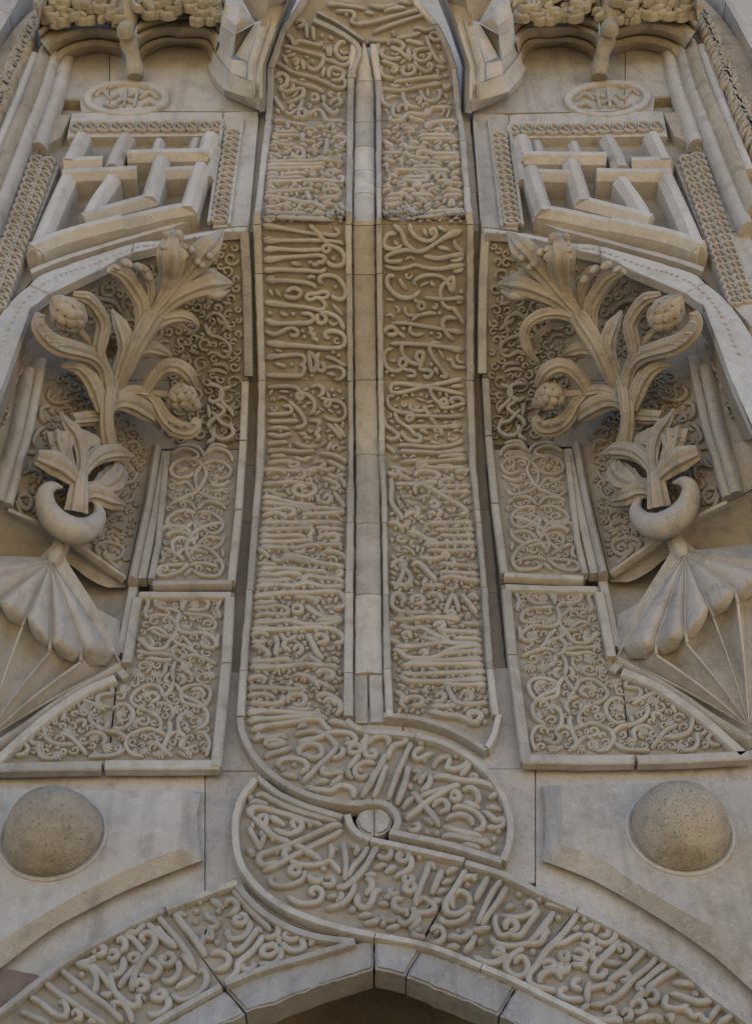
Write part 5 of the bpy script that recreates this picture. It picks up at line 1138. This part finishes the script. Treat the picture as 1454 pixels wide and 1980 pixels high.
KPX = .00093   # metres per close-up pixel on the flora
for side in 'LR':
    w_ = NAMES[side]
    T = Thing('stone_plant', 'deeply undercut stone plant with two cone buds, growing from the %s crescent' % w_, 'carved plant', base_at(*tr('430,1700', 'C', side)[0]), 'high relief plants')
    def st(name, s, off, ws, **k):
        return tube(T, name, tr(s, 'C', side), off, [w / 2 * KPX * 1.2 for w in ws], 'N' + side, **k)
    st('trunk', '615,1300 600,1210 598,1130 608,1020 622,930', [.10, .14, .18, .20, .20], [90, 80, 66, 70, 60])
    st('branch', '640,1010 628,930 640,900', [.17, .2, .2], [70, 60, 50])
    a = st('stem', '605,960 585,860 520,780 420,745 320,720 250,670 213,600 232,545', [.20, .22, .24, .24, .22, .20, .20, .21], [60, 70, 74, 80, 90, 90, 74, 40])
    b = st('stem', '585,850 556,760 572,670 580,590 545,515 490,455 415,435', [.22, .25, .27, .27, .26, .24, .2], [60, 62, 70, 72, 66, 60, 30])
    st('stem', '540,740 480,670 425,615', [.24, .22, .2], [34, 36, 40], rg=.04)
    # drilled beads along the curling arms
    for (x, y) in ((238, 600), (262, 660), (300, 700), (350, 718), (240, 555), (500, 455), (545, 500), (575, 560)):
        q = tr([(x, y)], 'C', side)
        c, n = hit(q, 'N' + side, .27)
        V, Fc = dome_mesh(c[0], n[0], .014, .014, .016, 10, 3); put('bead', V, Fc, 'flora', a if x < 400 else b)
    st('leaf', '640,960 665,880 705,780 712,720 690,630 632,520', [.18, .22, .25, .26, .24, .18], [44, 62, 76, 80, 70, 14])
    st('stem', '660,960 705,860 765,730 830,620 880,540', [.18, .24, .28, .28, .27], [56, 74, 80, 84, 84])
    st('leaf', '840,600 900,500 945,400 965,300 970,200 978,95', [.26, .24, .22, .22, .24, .2], [80, 84, 96, 110, 140, 60])
    for dx in (-1, 1):
        for (x, y, r) in ((975 + dx * 55, 205, 34), (975 + dx * 58, 165, 24), (975 + dx * 36, 110, 26)):
            c, n = hit(tr([(x, y)], 'C', side), 'N' + side, .24)
            V, Fc = dome_mesh(c[0], n[0], r * KPX, r * KPX, .04, 12, 4); put('curl', V, Fc, 'flora', T)
    st('leaf', '790,690 805,580 798,480 750,390 690,320 615,292', [.26, .25, .24, .22, .22, .24], [60, 66, 74, 80, 78, 30])
    st('leaf', '800,600 838,470 848,400 820,310 790,275', [.25, .24, .23, .23, .22], [44, 44, 46, 50, 30])
    for (x, y, r) in ((715, 260, 30), (780, 280, 26), (830, 335, 28), (650, 280, 20)):
        c, n = hit(tr([(x, y)], 'C', side), 'N' + side, .24)
        V, Fc = dome_mesh(c[0], n[0], r * KPX, r * KPX, .04, 12, 4); put('curl', V, Fc, 'flora', T)
    st('leaf', '870,540 960,430 1050,310 1120,225 1195,150 1258,68', [.26, .24, .22, .22, .22, .16], [50, 70, 84, 120, 104, 10])
    for (x, y, r) in ((1075, 185, 26), (1110, 250, 26), (1135, 270, 22), (1180, 220, 24)):
        c, n = hit(tr([(x, y)], 'C', side), 'N' + side, .25)
        V, Fc = dome_mesh(c[0], n[0], r * KPX, r * KPX, .035, 12, 4); put('curl', V, Fc, 'flora', T)
    st('leaf', '880,560 980,455 1090,400 1190,372 1310,372', [.25, .24, .22, .2, .14], [60, 84, 100, 130, 12])
    st('leaf', '1060,400 1110,360 1170,345 1240,325', [.2, .22, .22, .15], [20, 36, 40, 14], rg=0)
    st('leaf', '1080,420 1150,430 1230,440 1290,410', [.2, .22, .22, .15], [20, 40, 40, 14], rg=0)
    if side == 'L':
        st('leaf', '800,680 850,610 940,565 1030,555 1090,580 1108,600', [.26, .26, .25, .24, .22, .2], [60, 74, 70, 60, 50, 24])
        st('leaf', '880,600 960,580 1020,600 1040,640', [.23, .22, .22, .2], [30, 34, 34, 14])
    else:
        pts = np.array([[560, 590], [480, 530], [390, 515], [300, 535], [240, 590], [235, 660], [262, 730], [308, 780]])
        tube(T, 'leaf', tr(pts, 'D'), [.26, .26, .25, .25, .24, .23, .22, .2], [w / 2 * KPX for w in (60, 70, 70, 66, 60, 56, 50, 14)], 'NR')
        tube(T, 'leaf', tr(np.array([[500, 560], [400, 570], [330, 610], [290, 660], [310, 720]]), 'D'), [.22, .22, .22, .21, .18], [w / 2 * KPX for w in (30, 36, 36, 36, 14)], 'NR')
    st('leaf', '690,890 722,810 790,748 870,738 968,778', [.2, .24, .25, .24, .2], [44, 54, 66, 70, 14])
    st('stem', '615,1030 690,985 760,975 830,985', [.16, .18, .19, .19], [54, 54, 54, 56])
    st('stem', '815,980 865,900 930,845 1000,842 1060,885 1095,950', [.19, .22, .24, .25, .24, .2], [50, 60, 70, 74, 70, 34])
    c_ = st('stem', '815,980 880,1045 930,1130 1000,1190 1080,1195 1115,1130', [.18, .18, .18, .18, .19, .2], [56, 62, 72, 84, 80, 36])
    for (x, y) in ((960, 1150), (1000, 1170), (1045, 1175), (1090, 1160)):
        c, n = hit(tr([(x, y)], 'C', side), 'N' + side, .235)
        V, Fc = dome_mesh(c[0], n[0], .013, .013, .015, 10, 3); put('bead', V, Fc, 'flora', c_)
    st('stem', '850,985 970,1002', [.19, .2], [34, 40], rg=.04)
    st('leaf', '600,1090 655,1040 730,1045 810,1085 870,1130 900,1195', [.15, .17, .18, .18, .16, .12], [40, 80, 96, 96, 74, 14])
    st('leaf', '570,1090 538,980 490,890 430,838 345,838', [.16, .18, .19, .18, .13], [50, 86, 86, 74, 12])
    # foot of the plant: trunk flare with its sunk triangle, and the leaves of the crescent
    st('trunk', '410,1140 500,1130 600,1120', [.07, .10, .14], [60, 70, 60])
    slab(T, 'triangle_stone', tr('455,1180 602,1258 498,1316', 'C', side), 'N' + side, .12, .1, 'flora', .012)
    st('stem', '425,1660 438,1560 450,1470 460,1440', [.10, .13, .14, .13], [110, 96, 80, 60])
    st('leaf', '450,1510 390,1450 310,1390 205,1350', [.13, .14, .14, .12], [50, 96, 120, 70])
    st('leaf', '455,1490 480,1410 545,1345 640,1322 755,1345', [.13, .14, .15, .14, .1], [40, 60, 76, 80, 12])
    st('leaf', '456,1470 462,1350 432,1235 375,1155 342,1092', [.13, .14, .14, .13, .1], [40, 62, 76, 74, 10])
    st('leaf', '432,1470 385,1385 345,1310 335,1240', [.12, .13, .13, .12], [40, 60, 96, 130])
    st('leaf', '465,1515 560,1525 630,1490 660,1430 640,1380', [.12, .13, .13, .12, .10], [40, 70, 130, 110, 40])
    st('leaf', '440,1580 510,1550 590,1580 690,1615', [.11, .13, .14, .10], [50, 90, 100, 30])
    for (x, y) in ((315, 1255), (345, 1250), (375, 1255), (300, 1280), (650, 1420), (660, 1455), (662, 1490), (655, 1520), (700, 1338), (360, 1135)):
        c, n = hit(tr([(x, y)], 'C', side), 'N' + side, .165)
        V, Fc = dome_mesh(c[0], n[0], .010, .010, .012, 8, 3); put('bead', V, Fc, 'flora', T)
    # cones
    for (cc, tip, bs, L_, R_, off) in (((370, 530), (275, 448), (430, 622), .225, .088, .22), ((1045, 1025), (1140, 1088), (965, 985), .20, .080, .21)):
        q = [hit(tr([z_], 'C', side), 'N' + side, o_)[0][0] for z_, o_ in ((cc, off), (tip, off - .02), (bs, off))]
        nrm = hit(tr([cc], 'C', side), 'N' + side, 0)[1][0]
        parts = cone_mesh(q[0], q[1] - q[2], np.linalg.norm(q[1] - q[2]) * 1.0, R_, nrm)
        core = put('cone_bud', parts[0][1], parts[0][2], 'flora', T)
        for nm, V, Fc in parts[1:]:
            put(nm, V, Fc, 'flora', core)
    # crescent
    K = Thing('stone_crescent', 'smooth swelling stone crescent cupping the foot of the %s plant' % w_, 'crescent', base_at(*tr('430,1800', 'C', side)[0]), 'crescents under the plants')
    tube(K, 'crescent_ring', tr('352,1520 300,1512 258,1545 262,1630 320,1715 420,1765 510,1745 560,1680 545,1615 518,1590', 'C', side), [.13, .12, .10, .09, .10, .11, .11, .11, .12, .13],
         [w / 2 * KPX * .92 for w in (14, 80, 112, 140, 156, 166, 150, 116, 66, 14)], 'N' + side, 'plain', flat=1.0, rg=0, nseg=32)
# bird's nest in the fork of the left plant
N_ = Thing('bird_nest', 'straw bird nest wedged in the fork of the left stone plant', 'nest', hit(tr('615,760', 'C'), 'NL', .15)[0][0])
V = []; Fc = []
c0, n0 = hit(tr('612,740', 'C'), 'NL', .16)
for k in range(150):
    a = c0[0] + rng.normal(0, 1, 3) * np.array([.016, .02, .045]); d = rng.normal(0, 1, 3) * .05
    q = np.array([a - d / 2, a + rng.normal(0, .008, 3), a + d / 2])
    v, f = sweep(q, np.tile(np.array([0, -1.0, .1]), (3, 1)), .0035, .003, [(-.5, 0), (0, 1), (.5, 0)])
    Fc += [tuple(i + len(V) for i in z) for z in f]; V += v.tolist()
put('straw', V, Fc, 'straw', N_, kind='stuff')
L_ = Thing('mud_nest', 'small pale round mud nest beside the neck of the left shell', 'nest', hit(tr('415,180', 'G'), 0.0, .03)[0][0])
q, n = hit(tr('413,182', 'G'), 0.0, .03)
V, Fc = dome_mesh(q[0], n[0], .021, .021, .035, 14, 6); put('nest_ball', V, Fc, 'lime', L_)
V, Fc = dome_mesh(q[0] + np.array([.004, -.034, .006]), n[0], .007, .007, .006, 8, 2); put('nest_mouth', V, Fc, 'dark', L_)

# ================================================================== upper flanks
for side in 'LR':
    w_ = NAMES[side]
    X = lambda s, z='X': tr(s, z, side)
    # ---- arch border round the niche with a thin engraved line; its soffit runs back to the curved ground
    T = Thing('niche_arch', 'pale arch border with engraved line framing the top of the %s floral niche' % w_, 'arch', base_at(*X('150,540')[0]))
    slab(T, 'border_stone', X('481,438 440,441 310,465 260,469 256,489 303,478.5 380,458 430,449 474,447'), PM, .0, .05, 'lime', .006)
    slab(T, 'border_stone', X('259,470 125,514 72,535 58,550 97,568 148,543 197,520 230,500 255,490'), PM, .001, .05, 'lime', .006)
    slab(T, 'border_stone', X('57,551 18,587 -20,640 -60,720 -60,900 0,762 46,634 59,597 96,569'), PM, -.001, .05, 'lime', .006)
    for k in range(46):
        u = k / 45
        line = smooth(X('455,444 310,471 262,478 175,512 125,528 78,553 40,592 14,640 -10,700'), 4)
        i = int(u * (len(line) - 4)) + 1
        p = line[i]; dirv = line[i + 2] - line[i]; dirv /= np.linalg.norm(dirv); nr = np.array([-dirv[1], dirv[0]])
        q = np.array([p - dirv * 2.6, p - dirv * .6 + nr * 1.6, p + dirv * 1.2 - nr * 1.4, p + dirv * 3.0 + nr * .6])
        V, Fc = stroke_mesh(q, PM, .0, .011, .009, ROUND); put('engraved_scroll', V, Fc, 'lime', T)
    NS = 'N' + side
    for fr_a, fr_b in (('474,447 430,449 380,458 303,478.5 256,489', '472,456 430,462 382,474 306,494 258,506'), ('255,490 230,500 197,520 148,543 97,568', '258,506 232,519 200,538 152,562 101,588'), ('96,569 59,597 46,634 0,762 -40,862', '100,588 74,618 66,650 28,765 -14,868')):
        a_ = resamp(lin(X(fr_a), 3), 24); b_ = resamp(lin(X(fr_b), 3), 24)
        r0_ = hit(a_, PM, -.002)[0]; r2_ = hit(b_, NS, -.01)[0]
        loft3(T, 'reveal_stone', [r0_, r0_ * .5 + r2_ * .5, r2_], 'ground')
    # ---- upper storey face: chain border, bars of the interlace
    T = Thing('interlace_relief', 'geometric interlace of thick chamfered bars above the %s floral niche' % w_, 'carved relief', base_at(*X('250,470')[0]))
    slab(T, 'back_stone', X('484,437 501,214 98,214 40,330 -100,560 -40,640 18,586 72,534 125,513 260,468 310,464 440,440'), PM, -.075, .20, 'ground', .003)
    def bar(s, z='A', o=.07, bev=.03, nm='bar'):
        slab(T, nm, X(s, z), PM, o + random.uniform(-.004, .004), o + .09, 'grey', bev, seg=1)
    bar('59,520 125,494 196,473 260,453 330,434 386,416 386,421 330,440 260,460 196,480 125,502 62,528', 'X', .0, .004, 'moulding')
    straps = ['95,850 190,620 296,385', '280,392 500,382 690,372', '90,842 210,790 330,752 470,715 600,683', '600,683 760,645 900,612 1030,590', '1022,600 1060,480 1098,352', '1110,362 1000,366 893,372',
              '400,655 500,622 620,588 800,538', '790,545 822,430 858,316', '418,640 470,540 552,422', '676,278 880,272 1128,268', '1122,275 1140,220 1158,152', '560,338 592,260 640,168', '300,315 340,240 372,170', '285,318 380,312 482,308',
              '842,160 820,228', '815,222 1050,218', '1048,225 1066,150', '1150,375 1168,290 1185,205', '480,690 560,660 690,622']
    for k_, s in enumerate(straps):
        p_ = X(s, 'Q'); low_ = k_ in (14, 15, 16, 17, 18)
        q_, n_ = hit(resamp(smooth(p_, 4) if len(p_) > 2 else p_, 12), PM, .07)
        q_ = q_ + np.array([0, .145, 0])
        t0_ = (q_[0] - q_[1]); t0_ /= np.linalg.norm(t0_); t1_ = (q_[-1] - q_[-2]); t1_ /= np.linalg.norm(t1_)
        q_ = np.vstack([q_[:1] + t0_ * .02, q_, q_[-1:] + t1_ * .02]); n_ = np.vstack([n_[:1], n_, n_[-1:]])
        V, Fc = sweep(q_, n_, .106 if not low_ else .07, (.15 if not low_ else .10) + .004 * ((k_ * 7) % 5), [(-.5, -.1), (-.5, .72), (-.2, 1.0), (.2, 1.0), (.5, .72), (.5, -.1)])
        put('bar', V, Fc, 'grey', T, False)
    T = Thing('chain_border', 'border of linked carved rings framing the %s interlace' % w_, 'border', base_at(*X('450,430')[0]))
    slab(T, 'border_stone', X('433,217 501,215 482,436 412,440 430,370'), PM, -.012, .1, 'dressed', .005)
    slab(T, 'border_stone', X('140,218 431,217 431,262 130,266'), PM, -.014, .1, 'dressed', .005)
    slab(T, 'border_stone', X('60,300 118,265 138,222 100,221 92,250'), PM, -.012, .1, 'rough', .005)
    slab(T, 'border_stone', X('56,302 116,320 64,456 -20,456'), PM, -.012, .1, 'dressed', .005)
    slab(T, 'border_stone', X('-22,458 63,458 36,530 16,585 -30,640 -120,640'), PM, -.012, .1, 'dressed', .005)
    frame(T, 'fillet', X('470,228 456,330 443,432'), PM, -.005, .02, .012)
    frame(T, 'fillet', X('431,230 418,330 404,428'), PM, -.005, .02, .012)
    def ring(p, rx, ry, a=0):
        t = np.linspace(.4, 2 * math.pi + .9, 13)
        q = p + np.stack([rx * np.cos(t), ry * np.sin(t)], 1)
        V, Fc = stroke_mesh(q, PM, -.012, .018, .024, ROUND, taper=False); put('ring', V, Fc, 'letter', T)
        V, Fc = stroke_mesh(np.array([p + [-rx * .9, -ry * 1.2], p + [0, -ry * .1], p + [rx * .5, ry * .5]]), PM, -.012, .014, .016, ROUND); put('tongue', V, Fc, 'letter', T)
    for k in range(12): ring(X([(152 + k * 24.5, 245 - k * .1)])[0], 13, 8.5)
    for k in range(15): ring(X([(451 - k * 1.87, 258 + k * 11.8)])[0], 15, 6.6)
    for k in range(22):
        ring(X([(94 - k * 4.5, 312 + k * 13.2)])[0], 13, 7.2)
        ring(X([(72 - k * 4.5, 309 + k * 13.2)])[0], 13, 7.2)
    # ---- wall over the border, with the square hole and the medallion
    T = Thing('pale_wall', 'flat pale wall with a square hole under the %s lobed canopy' % w_, 'wall', base_at(*X('300,215')[0]))
    slab(T, 'wall_stone', X('40,60 212,60 212,214 158,218 155,193 103,193 100,224 40,224'), PM, -.03, .08, 'plain', .003)
    slab(T, 'wall_stone', X('213.5,60 445,60 445,180 500,213 470,215 213.5,214'), PM, -.032, .08, 'plain', .003)
    slab(T, 'hole_lintel', X('158,190 155,194 103,194 102,190'), PM, -.029, .075, 'moss', .002)
    T = Thing('medallion', 'round carved medallion on the flat wall above the %s interlace' % w_, 'medallion', base_at(*X('245,187')[0]), 'medallions')
    t = np.linspace(0, 2 * math.pi, 33)
    el = X(np.stack([245 + 76 * np.cos(t), 188 + 30 * np.sin(t)], 1))
    V, Fc = stroke_mesh(el, PM, -.03, .05, .025, RECT, sm=True, taper=False); put('rim', V, Fc, 'plain', T)
    letters(T, 'X', '185,185 200,176 215,190 230,180;240,205 246,170;260,205 268,172;225,200 240,192 255,198;270,190 290,180 305,190;200,200 215,206 230,203;275,203 290,198 300,202;250,185 275,180;210,170 225,166;285,170 270,166', PM, -.035, .022, .03, 'letter', 'letter', side)
    # ---- lobed canopy: two scalloped courses and mossy foliage above
    T = Thing('lobed_canopy', 'overhanging lobed canopy of two stone courses over the %s medallion' % w_, 'canopy', base_at(*X('240,120')[0]))
    rowsL = ['650,905 700,725 760,690 900,635 1090,602 1320,650', '560,600 620,540 770,465 900,430 1065,412 1310,450', '430,420 480,375 560,318 760,258 1040,235 1310,285', '420,330 450,260 540,180 760,120 1040,100 1310,130', '420,60 470,-30 560,-120 760,-160 1040,-170 1310,-150']
    rowsR = ['545,255 575,225 640,195 710,185 790,205 812,262', '535,190 570,160 640,140 700,146 800,150 834,205', '530,130 570,110 640,90 700,80 800,85 850,130', '530,80 580,55 640,40 700,35 800,30 860,70', '530,-30 580,-40 640,-50 700,-50 800,-50 880,-30']
    dp = [-.07, .09, .19, .22, .42]
    for rows, z in ((rowsL, 'P1'), (rowsR, 'A')):
        for i in range(4):
            a, b = X(rows[i], z), X(rows[i + 1], z)
            h0_, h1_ = .5, 1.0
            mt = 'rough'
            n_ = 30
            A_ = resamp(smooth(a, 3), n_); B_ = resamp(smooth(b, 3), n_)
            for c0_, c1_ in (((0, 21), (21, 30)) if z == 'P1' else ((0, 15), (15, 30))):
                c1e = min(c1_ + 1, 30) if c1_ < 30 else 30
                R_ = []
                for u in (0.0, .02, .3, .6, .9, 1.0):
                    pp = A_[c0_:c1e] + (B_ - A_)[c0_:c1e] * u
                    pl = dp[i] + (dp[i + 1] - dp[i]) * u - (.015 if u in (0.0, 1.0) else 0) + (.035 if i < 2 else .03) * math.sin(math.pi * u)
                    R_.append(hit(pp, PM, pl)[0])
                loft3(T, 'course_stone' if i < 2 else 'foliage_stone', R_, mt)
    for z, x0_, x1_, y0_, y1_, n_ in (('P1', 420, 1280, -60, 215, 46), ('A', 540, 850, -25, 70, 36)):
        for k_ in range(n_):
            x_ = random.uniform(x0_, x1_); y_ = random.uniform(y0_, y1_) + (60 * ((x_ - 850) / 430) ** 2 if z == 'P1' else 0)
            k2 = (5.592 if z == 'P1' else 2)
            a_ = random.uniform(0, 6.28); sz = random.uniform(13, 22) * k2
            tt_ = np.linspace(0, 1, 8); sg_ = random.choice([-1, 1]); q = np.stack([x_ + np.cos(a_ + sg_ * tt_ * 4.6) * sz * (1 - .7 * tt_), y_ + np.sin(a_ + sg_ * tt_ * 4.6) * sz * .5 * (1 - .7 * tt_)], 1)
            u_ = (y1_ + 20 - y_) / (y1_ - y0_ + 40)
            V, Fc = stroke_mesh(X(q, z), PM, .24 + .20 * max(0, min(1, u_)) * .8, .034, .04, ROUND); put('foliage', V, Fc, random.choice(['moss', 'rough']), T)
    # ---- hanging colonnette
    T = Thing('pendant_colonnette', 'short mossy colonnette hanging between the two lobes of the %s canopy' % w_, 'colonnette', base_at(*X('262,150')[0]))
    pth = [X([(x, y)])[0] for x, y in ((262, 150), (262, 135), (258, 112), (252, 90), (246, 66), (244, 40), (246, 0), (248, -20))]
    q = np.array([hit([p], PM, o)[0][0] for p, o in zip(pth, (.02, .05, .10, .15, .20, .25, .34, .38))])
    rr = [.052, .056, .05, .056, .06, .075, .07, .07]
    a = np.linspace(0, 2 * math.pi, 20, endpoint=False)
    k = 40
    qs = resamp(q, k); rs = np.interp(np.linspace(0, 1, k), np.linspace(0, 1, 8), rr) * (1 + .10 * np.sin(np.linspace(0, 22, k)))
    tt = np.gradient(qs, axis=0); tt /= np.linalg.norm(tt, axis=1)[:, None]
    e1 = np.cross(tt, [1.0, 0, 0]); e1 /= np.linalg.norm(e1, axis=1)[:, None]; e2 = np.cross(tt, e1)
    V = qs[:, None] + (e1[:, None] * np.cos(a)[None, :, None] + e2[:, None] * np.sin(a)[None, :, None]) * rs[:, None, None]
    put('shaft', V.reshape(-1, 3), grid_faces(k, 20, True) + [tuple(range(20))], 'rough', T)
    c, n = hit(X([(244, 62)]), PM, .25)
    V, Fc = dome_mesh(c[0], n[0], .06, .085, .07, 14, 5); put('knob', V, Fc, 'moss', T)
    # ---- outer engaged rolls and the twisted foliate border
    T = Thing('engaged_rolls', 'bundle of tall worn roll mouldings left of the left interlace' if side == 'L' else 'bundle of tall worn roll mouldings right of the right interlace', 'moulding', base_at(*X('40,330')[0]))
    for i, (s, wd, ht, o, mt) in enumerate((('127,95 112,160 92,215 72,275', .10, .05, -.01, 'grey'), ('104,96 82,170 58,230 20,330 -26,440', .085, .06, .03, 'dressed'), ('86,88 58,172 32,232 0,310 -40,410', .10, .08, .05, 'rough'), ('66,100 42,160 16,228 -30,340', .085, .06, .06, 'grey'))):
        pp = X(s)
        for a_, b_ in ((0, .45), (.452, 1)):
            ln = resamp(smooth(pp, 4), 40); seg_ = ln[int(a_ * 39):int(b_ * 39) + 1]
            V, Fc = stroke_mesh(seg_, PM, o, wd, ht, ROLLP, sm=False, taper=False); put('roll', V, Fc, mt, T)
    slab(T, 'back_stone', X('130,90 60,60 -60,240 -140,560 -60,600 40,330 80,270'), PM, -.03, .2, 'plain', .003)
    T = Thing('foliate_border', 'twisted deeply carved foliate border at the upper %s edge' % w_, 'border', base_at(*X('10,200')[0]))
    slab(T, 'back_stone', X('84,84 70,100 28,190 -20,290 -90,420 -140,400 -60,180 40,40 90,0 140,-30 150,30'), PM, .07, .2, 'rough', .01)
    for k in range(60):
        u = k / 59
        c = X([np.array([70, 38]) + (np.array([-44, 300]) - np.array([70, 38])) * u])[0]
        sg = 1 if k % 2 else -1
        q = np.array([c + [-16, 5 * sg], c + [-6, -6], c + [5, 4 + 3 * sg], c + [15, -4 * sg]]) + rng.normal(0, 2, (4, 2))
        V, Fc = stroke_mesh(q, PM, .075, .04, .075, ROUND); put('foliage', V, Fc, 'rough', T)
    T = Thing('outer_pilaster', 'plain stone pilaster at the top %s corner of the photo' % w_, 'pilaster', base_at(*X('-40,200')[0]))
    slab(T, 'pilaster_stone', X('18,32 -4,70 -70,190 -200,430 -300,430 -200,-40 70,-60'), PM, .16, .4, 'plain', .01)
    slab(T, 'pilaster_stone', X('20,29 72,-62 140,-120 60,-120 -100,-62 -60,-20'), PM, .165, .4, 'plain', .01)

    # ---- faceted corbel beside the band's top
    T = Thing('faceted_corbel', 'stepped faceted grey corbel %s of the top of the lettered bands' % w_, 'corbel', base_at(*X('470,200')[0]))
    def face(rows, mt='grey', nm='facet'):
        R_ = []
        n_ = 10
        for s, o in rows: R_.append(hit(resamp(X(s, 'P4'), n_), PM, o)[0])
        loft3(T, nm, R_, mt)
    def facets(rows, mt='grey', nm='facet', n_=14):
        R_ = []
        for s, o0, o1 in rows:
            pp = resamp(X(s, 'Y'), n_)
            R_.append(np.array([hit(pp[k_:k_ + 1], PM, float(o_))[0][0] for k_, o_ in enumerate(np.linspace(o0, o1, n_))]))
        loft3(T, nm, R_, mt)
    facets([('430,1500 700,1620 985,1745', -.05, -.05), ('430,1480 700,1600 985,1720', .02, .03), ('440,1400 700,1490 1010,1570', .10, .10)])
    facets([('440,1400 700,1490 1010,1570', .10, .10), ('500,1340 760,1450 1010,1520', .12, .12), ('525,1140 790,1250 1010,1300', .19, .19)])
    facets([('525,1140 680,1190 780,1220', .17, .17), ('555,925 680,945 800,965', .22, .22)])
    facets([('800,1240 900,1270 1010,1300', .19, .19), ('815,965 920,1000 1010,1020', .25, .25), ('1000,400 1110,420 1220,440', .40, .40), ('1060,150 1250,100 1400,60', .5, .5), ('1150,-60 1300,-80 1450,-120', .6, .6)])
    facets([('610,860 700,910 800,950', .22, .24), ('900,390 930,380 980,390', .38, .40)], 'lime')
    facets([('140,1090 230,1290 430,1500', -.08, -.05), ('150,1070 240,1270 430,1480', -.05, .02), ('165,1030 260,1190 440,1400', .0, .10)], 'grey')
    facets([('165,1030 260,1190 440,1400', .0, .10), ('235,960 340,1130 510,1335', .04, .12), ('265,800 380,970 525,1140', .09, .19)])
    facets([('265,800 380,970 525,1140', .07, .17), ('310,560 400,760 550,925', .14, .22)])
    facets([('390,760 480,840 550,910', .18, .22), ('380,400 480,460 600,540', .30, .33)])
    facets([('585,900 610,850 640,800', .20, .21), ('610,535 760,460 910,370', .32, .36)], 'ground')
    facets([('380,400 490,450 610,530', .34, .36), ('400,240 500,300 620,400', .40, .42), ('450,80 560,70 660,100', .46, .46)], 'lime')
    facets([('610,530 760,440 910,345', .36, .38), ('620,400 720,300 800,200', .42, .42), ('660,100 690,90 730,100', .46, .46)], 'lime')
    facets([('910,345 980,330 1060,300', .38, .44), ('720,0 900,-40 1150,-60', .55, .6)], 'grey')
    facets([('1015,1740 1015,1300 1015,1020 1225,440 1400,60 1470,-120', .10, .5), ('1080,1740 1080,1300 1080,1020 1290,440 1450,60 1520,-120', .04, .40), ('1150,1740 1150,1300 1150,1020 1370,440 1540,60 1620,-120', -.06, .15)], 'ground', 'groove', 24)
    facets([('985,1745 1010,1570 1010,1300 1010,1020 1220,440 1400,60 1450,-120', .0, .58), ('1015,1745 1015,1570 1015,1300 1015,1020 1225,440 1405,60 1470,-120', .08, .5)], 'grey', 'groove', 24)
    for s in ('905,1500 915,1020 1100,430 1200,200', '1010,1560 1012,1020 1222,440'):
        pp = resamp(X(s, 'Y'), 20)
        q_ = np.array([hit(pp[k_:k_ + 1], PM, float(o_))[0][0] for k_, o_ in enumerate(np.interp(np.linspace(0, 1, 20), [0, .35, .8, 1], [.13, .25, .40, .46]))])
        V, Fc = sweep(q_, np.tile(np.array([0, -1.0, 0]), (20, 1)), .018, .014, ROUND); put('bead_moulding', V, Fc, 'dressed', T)
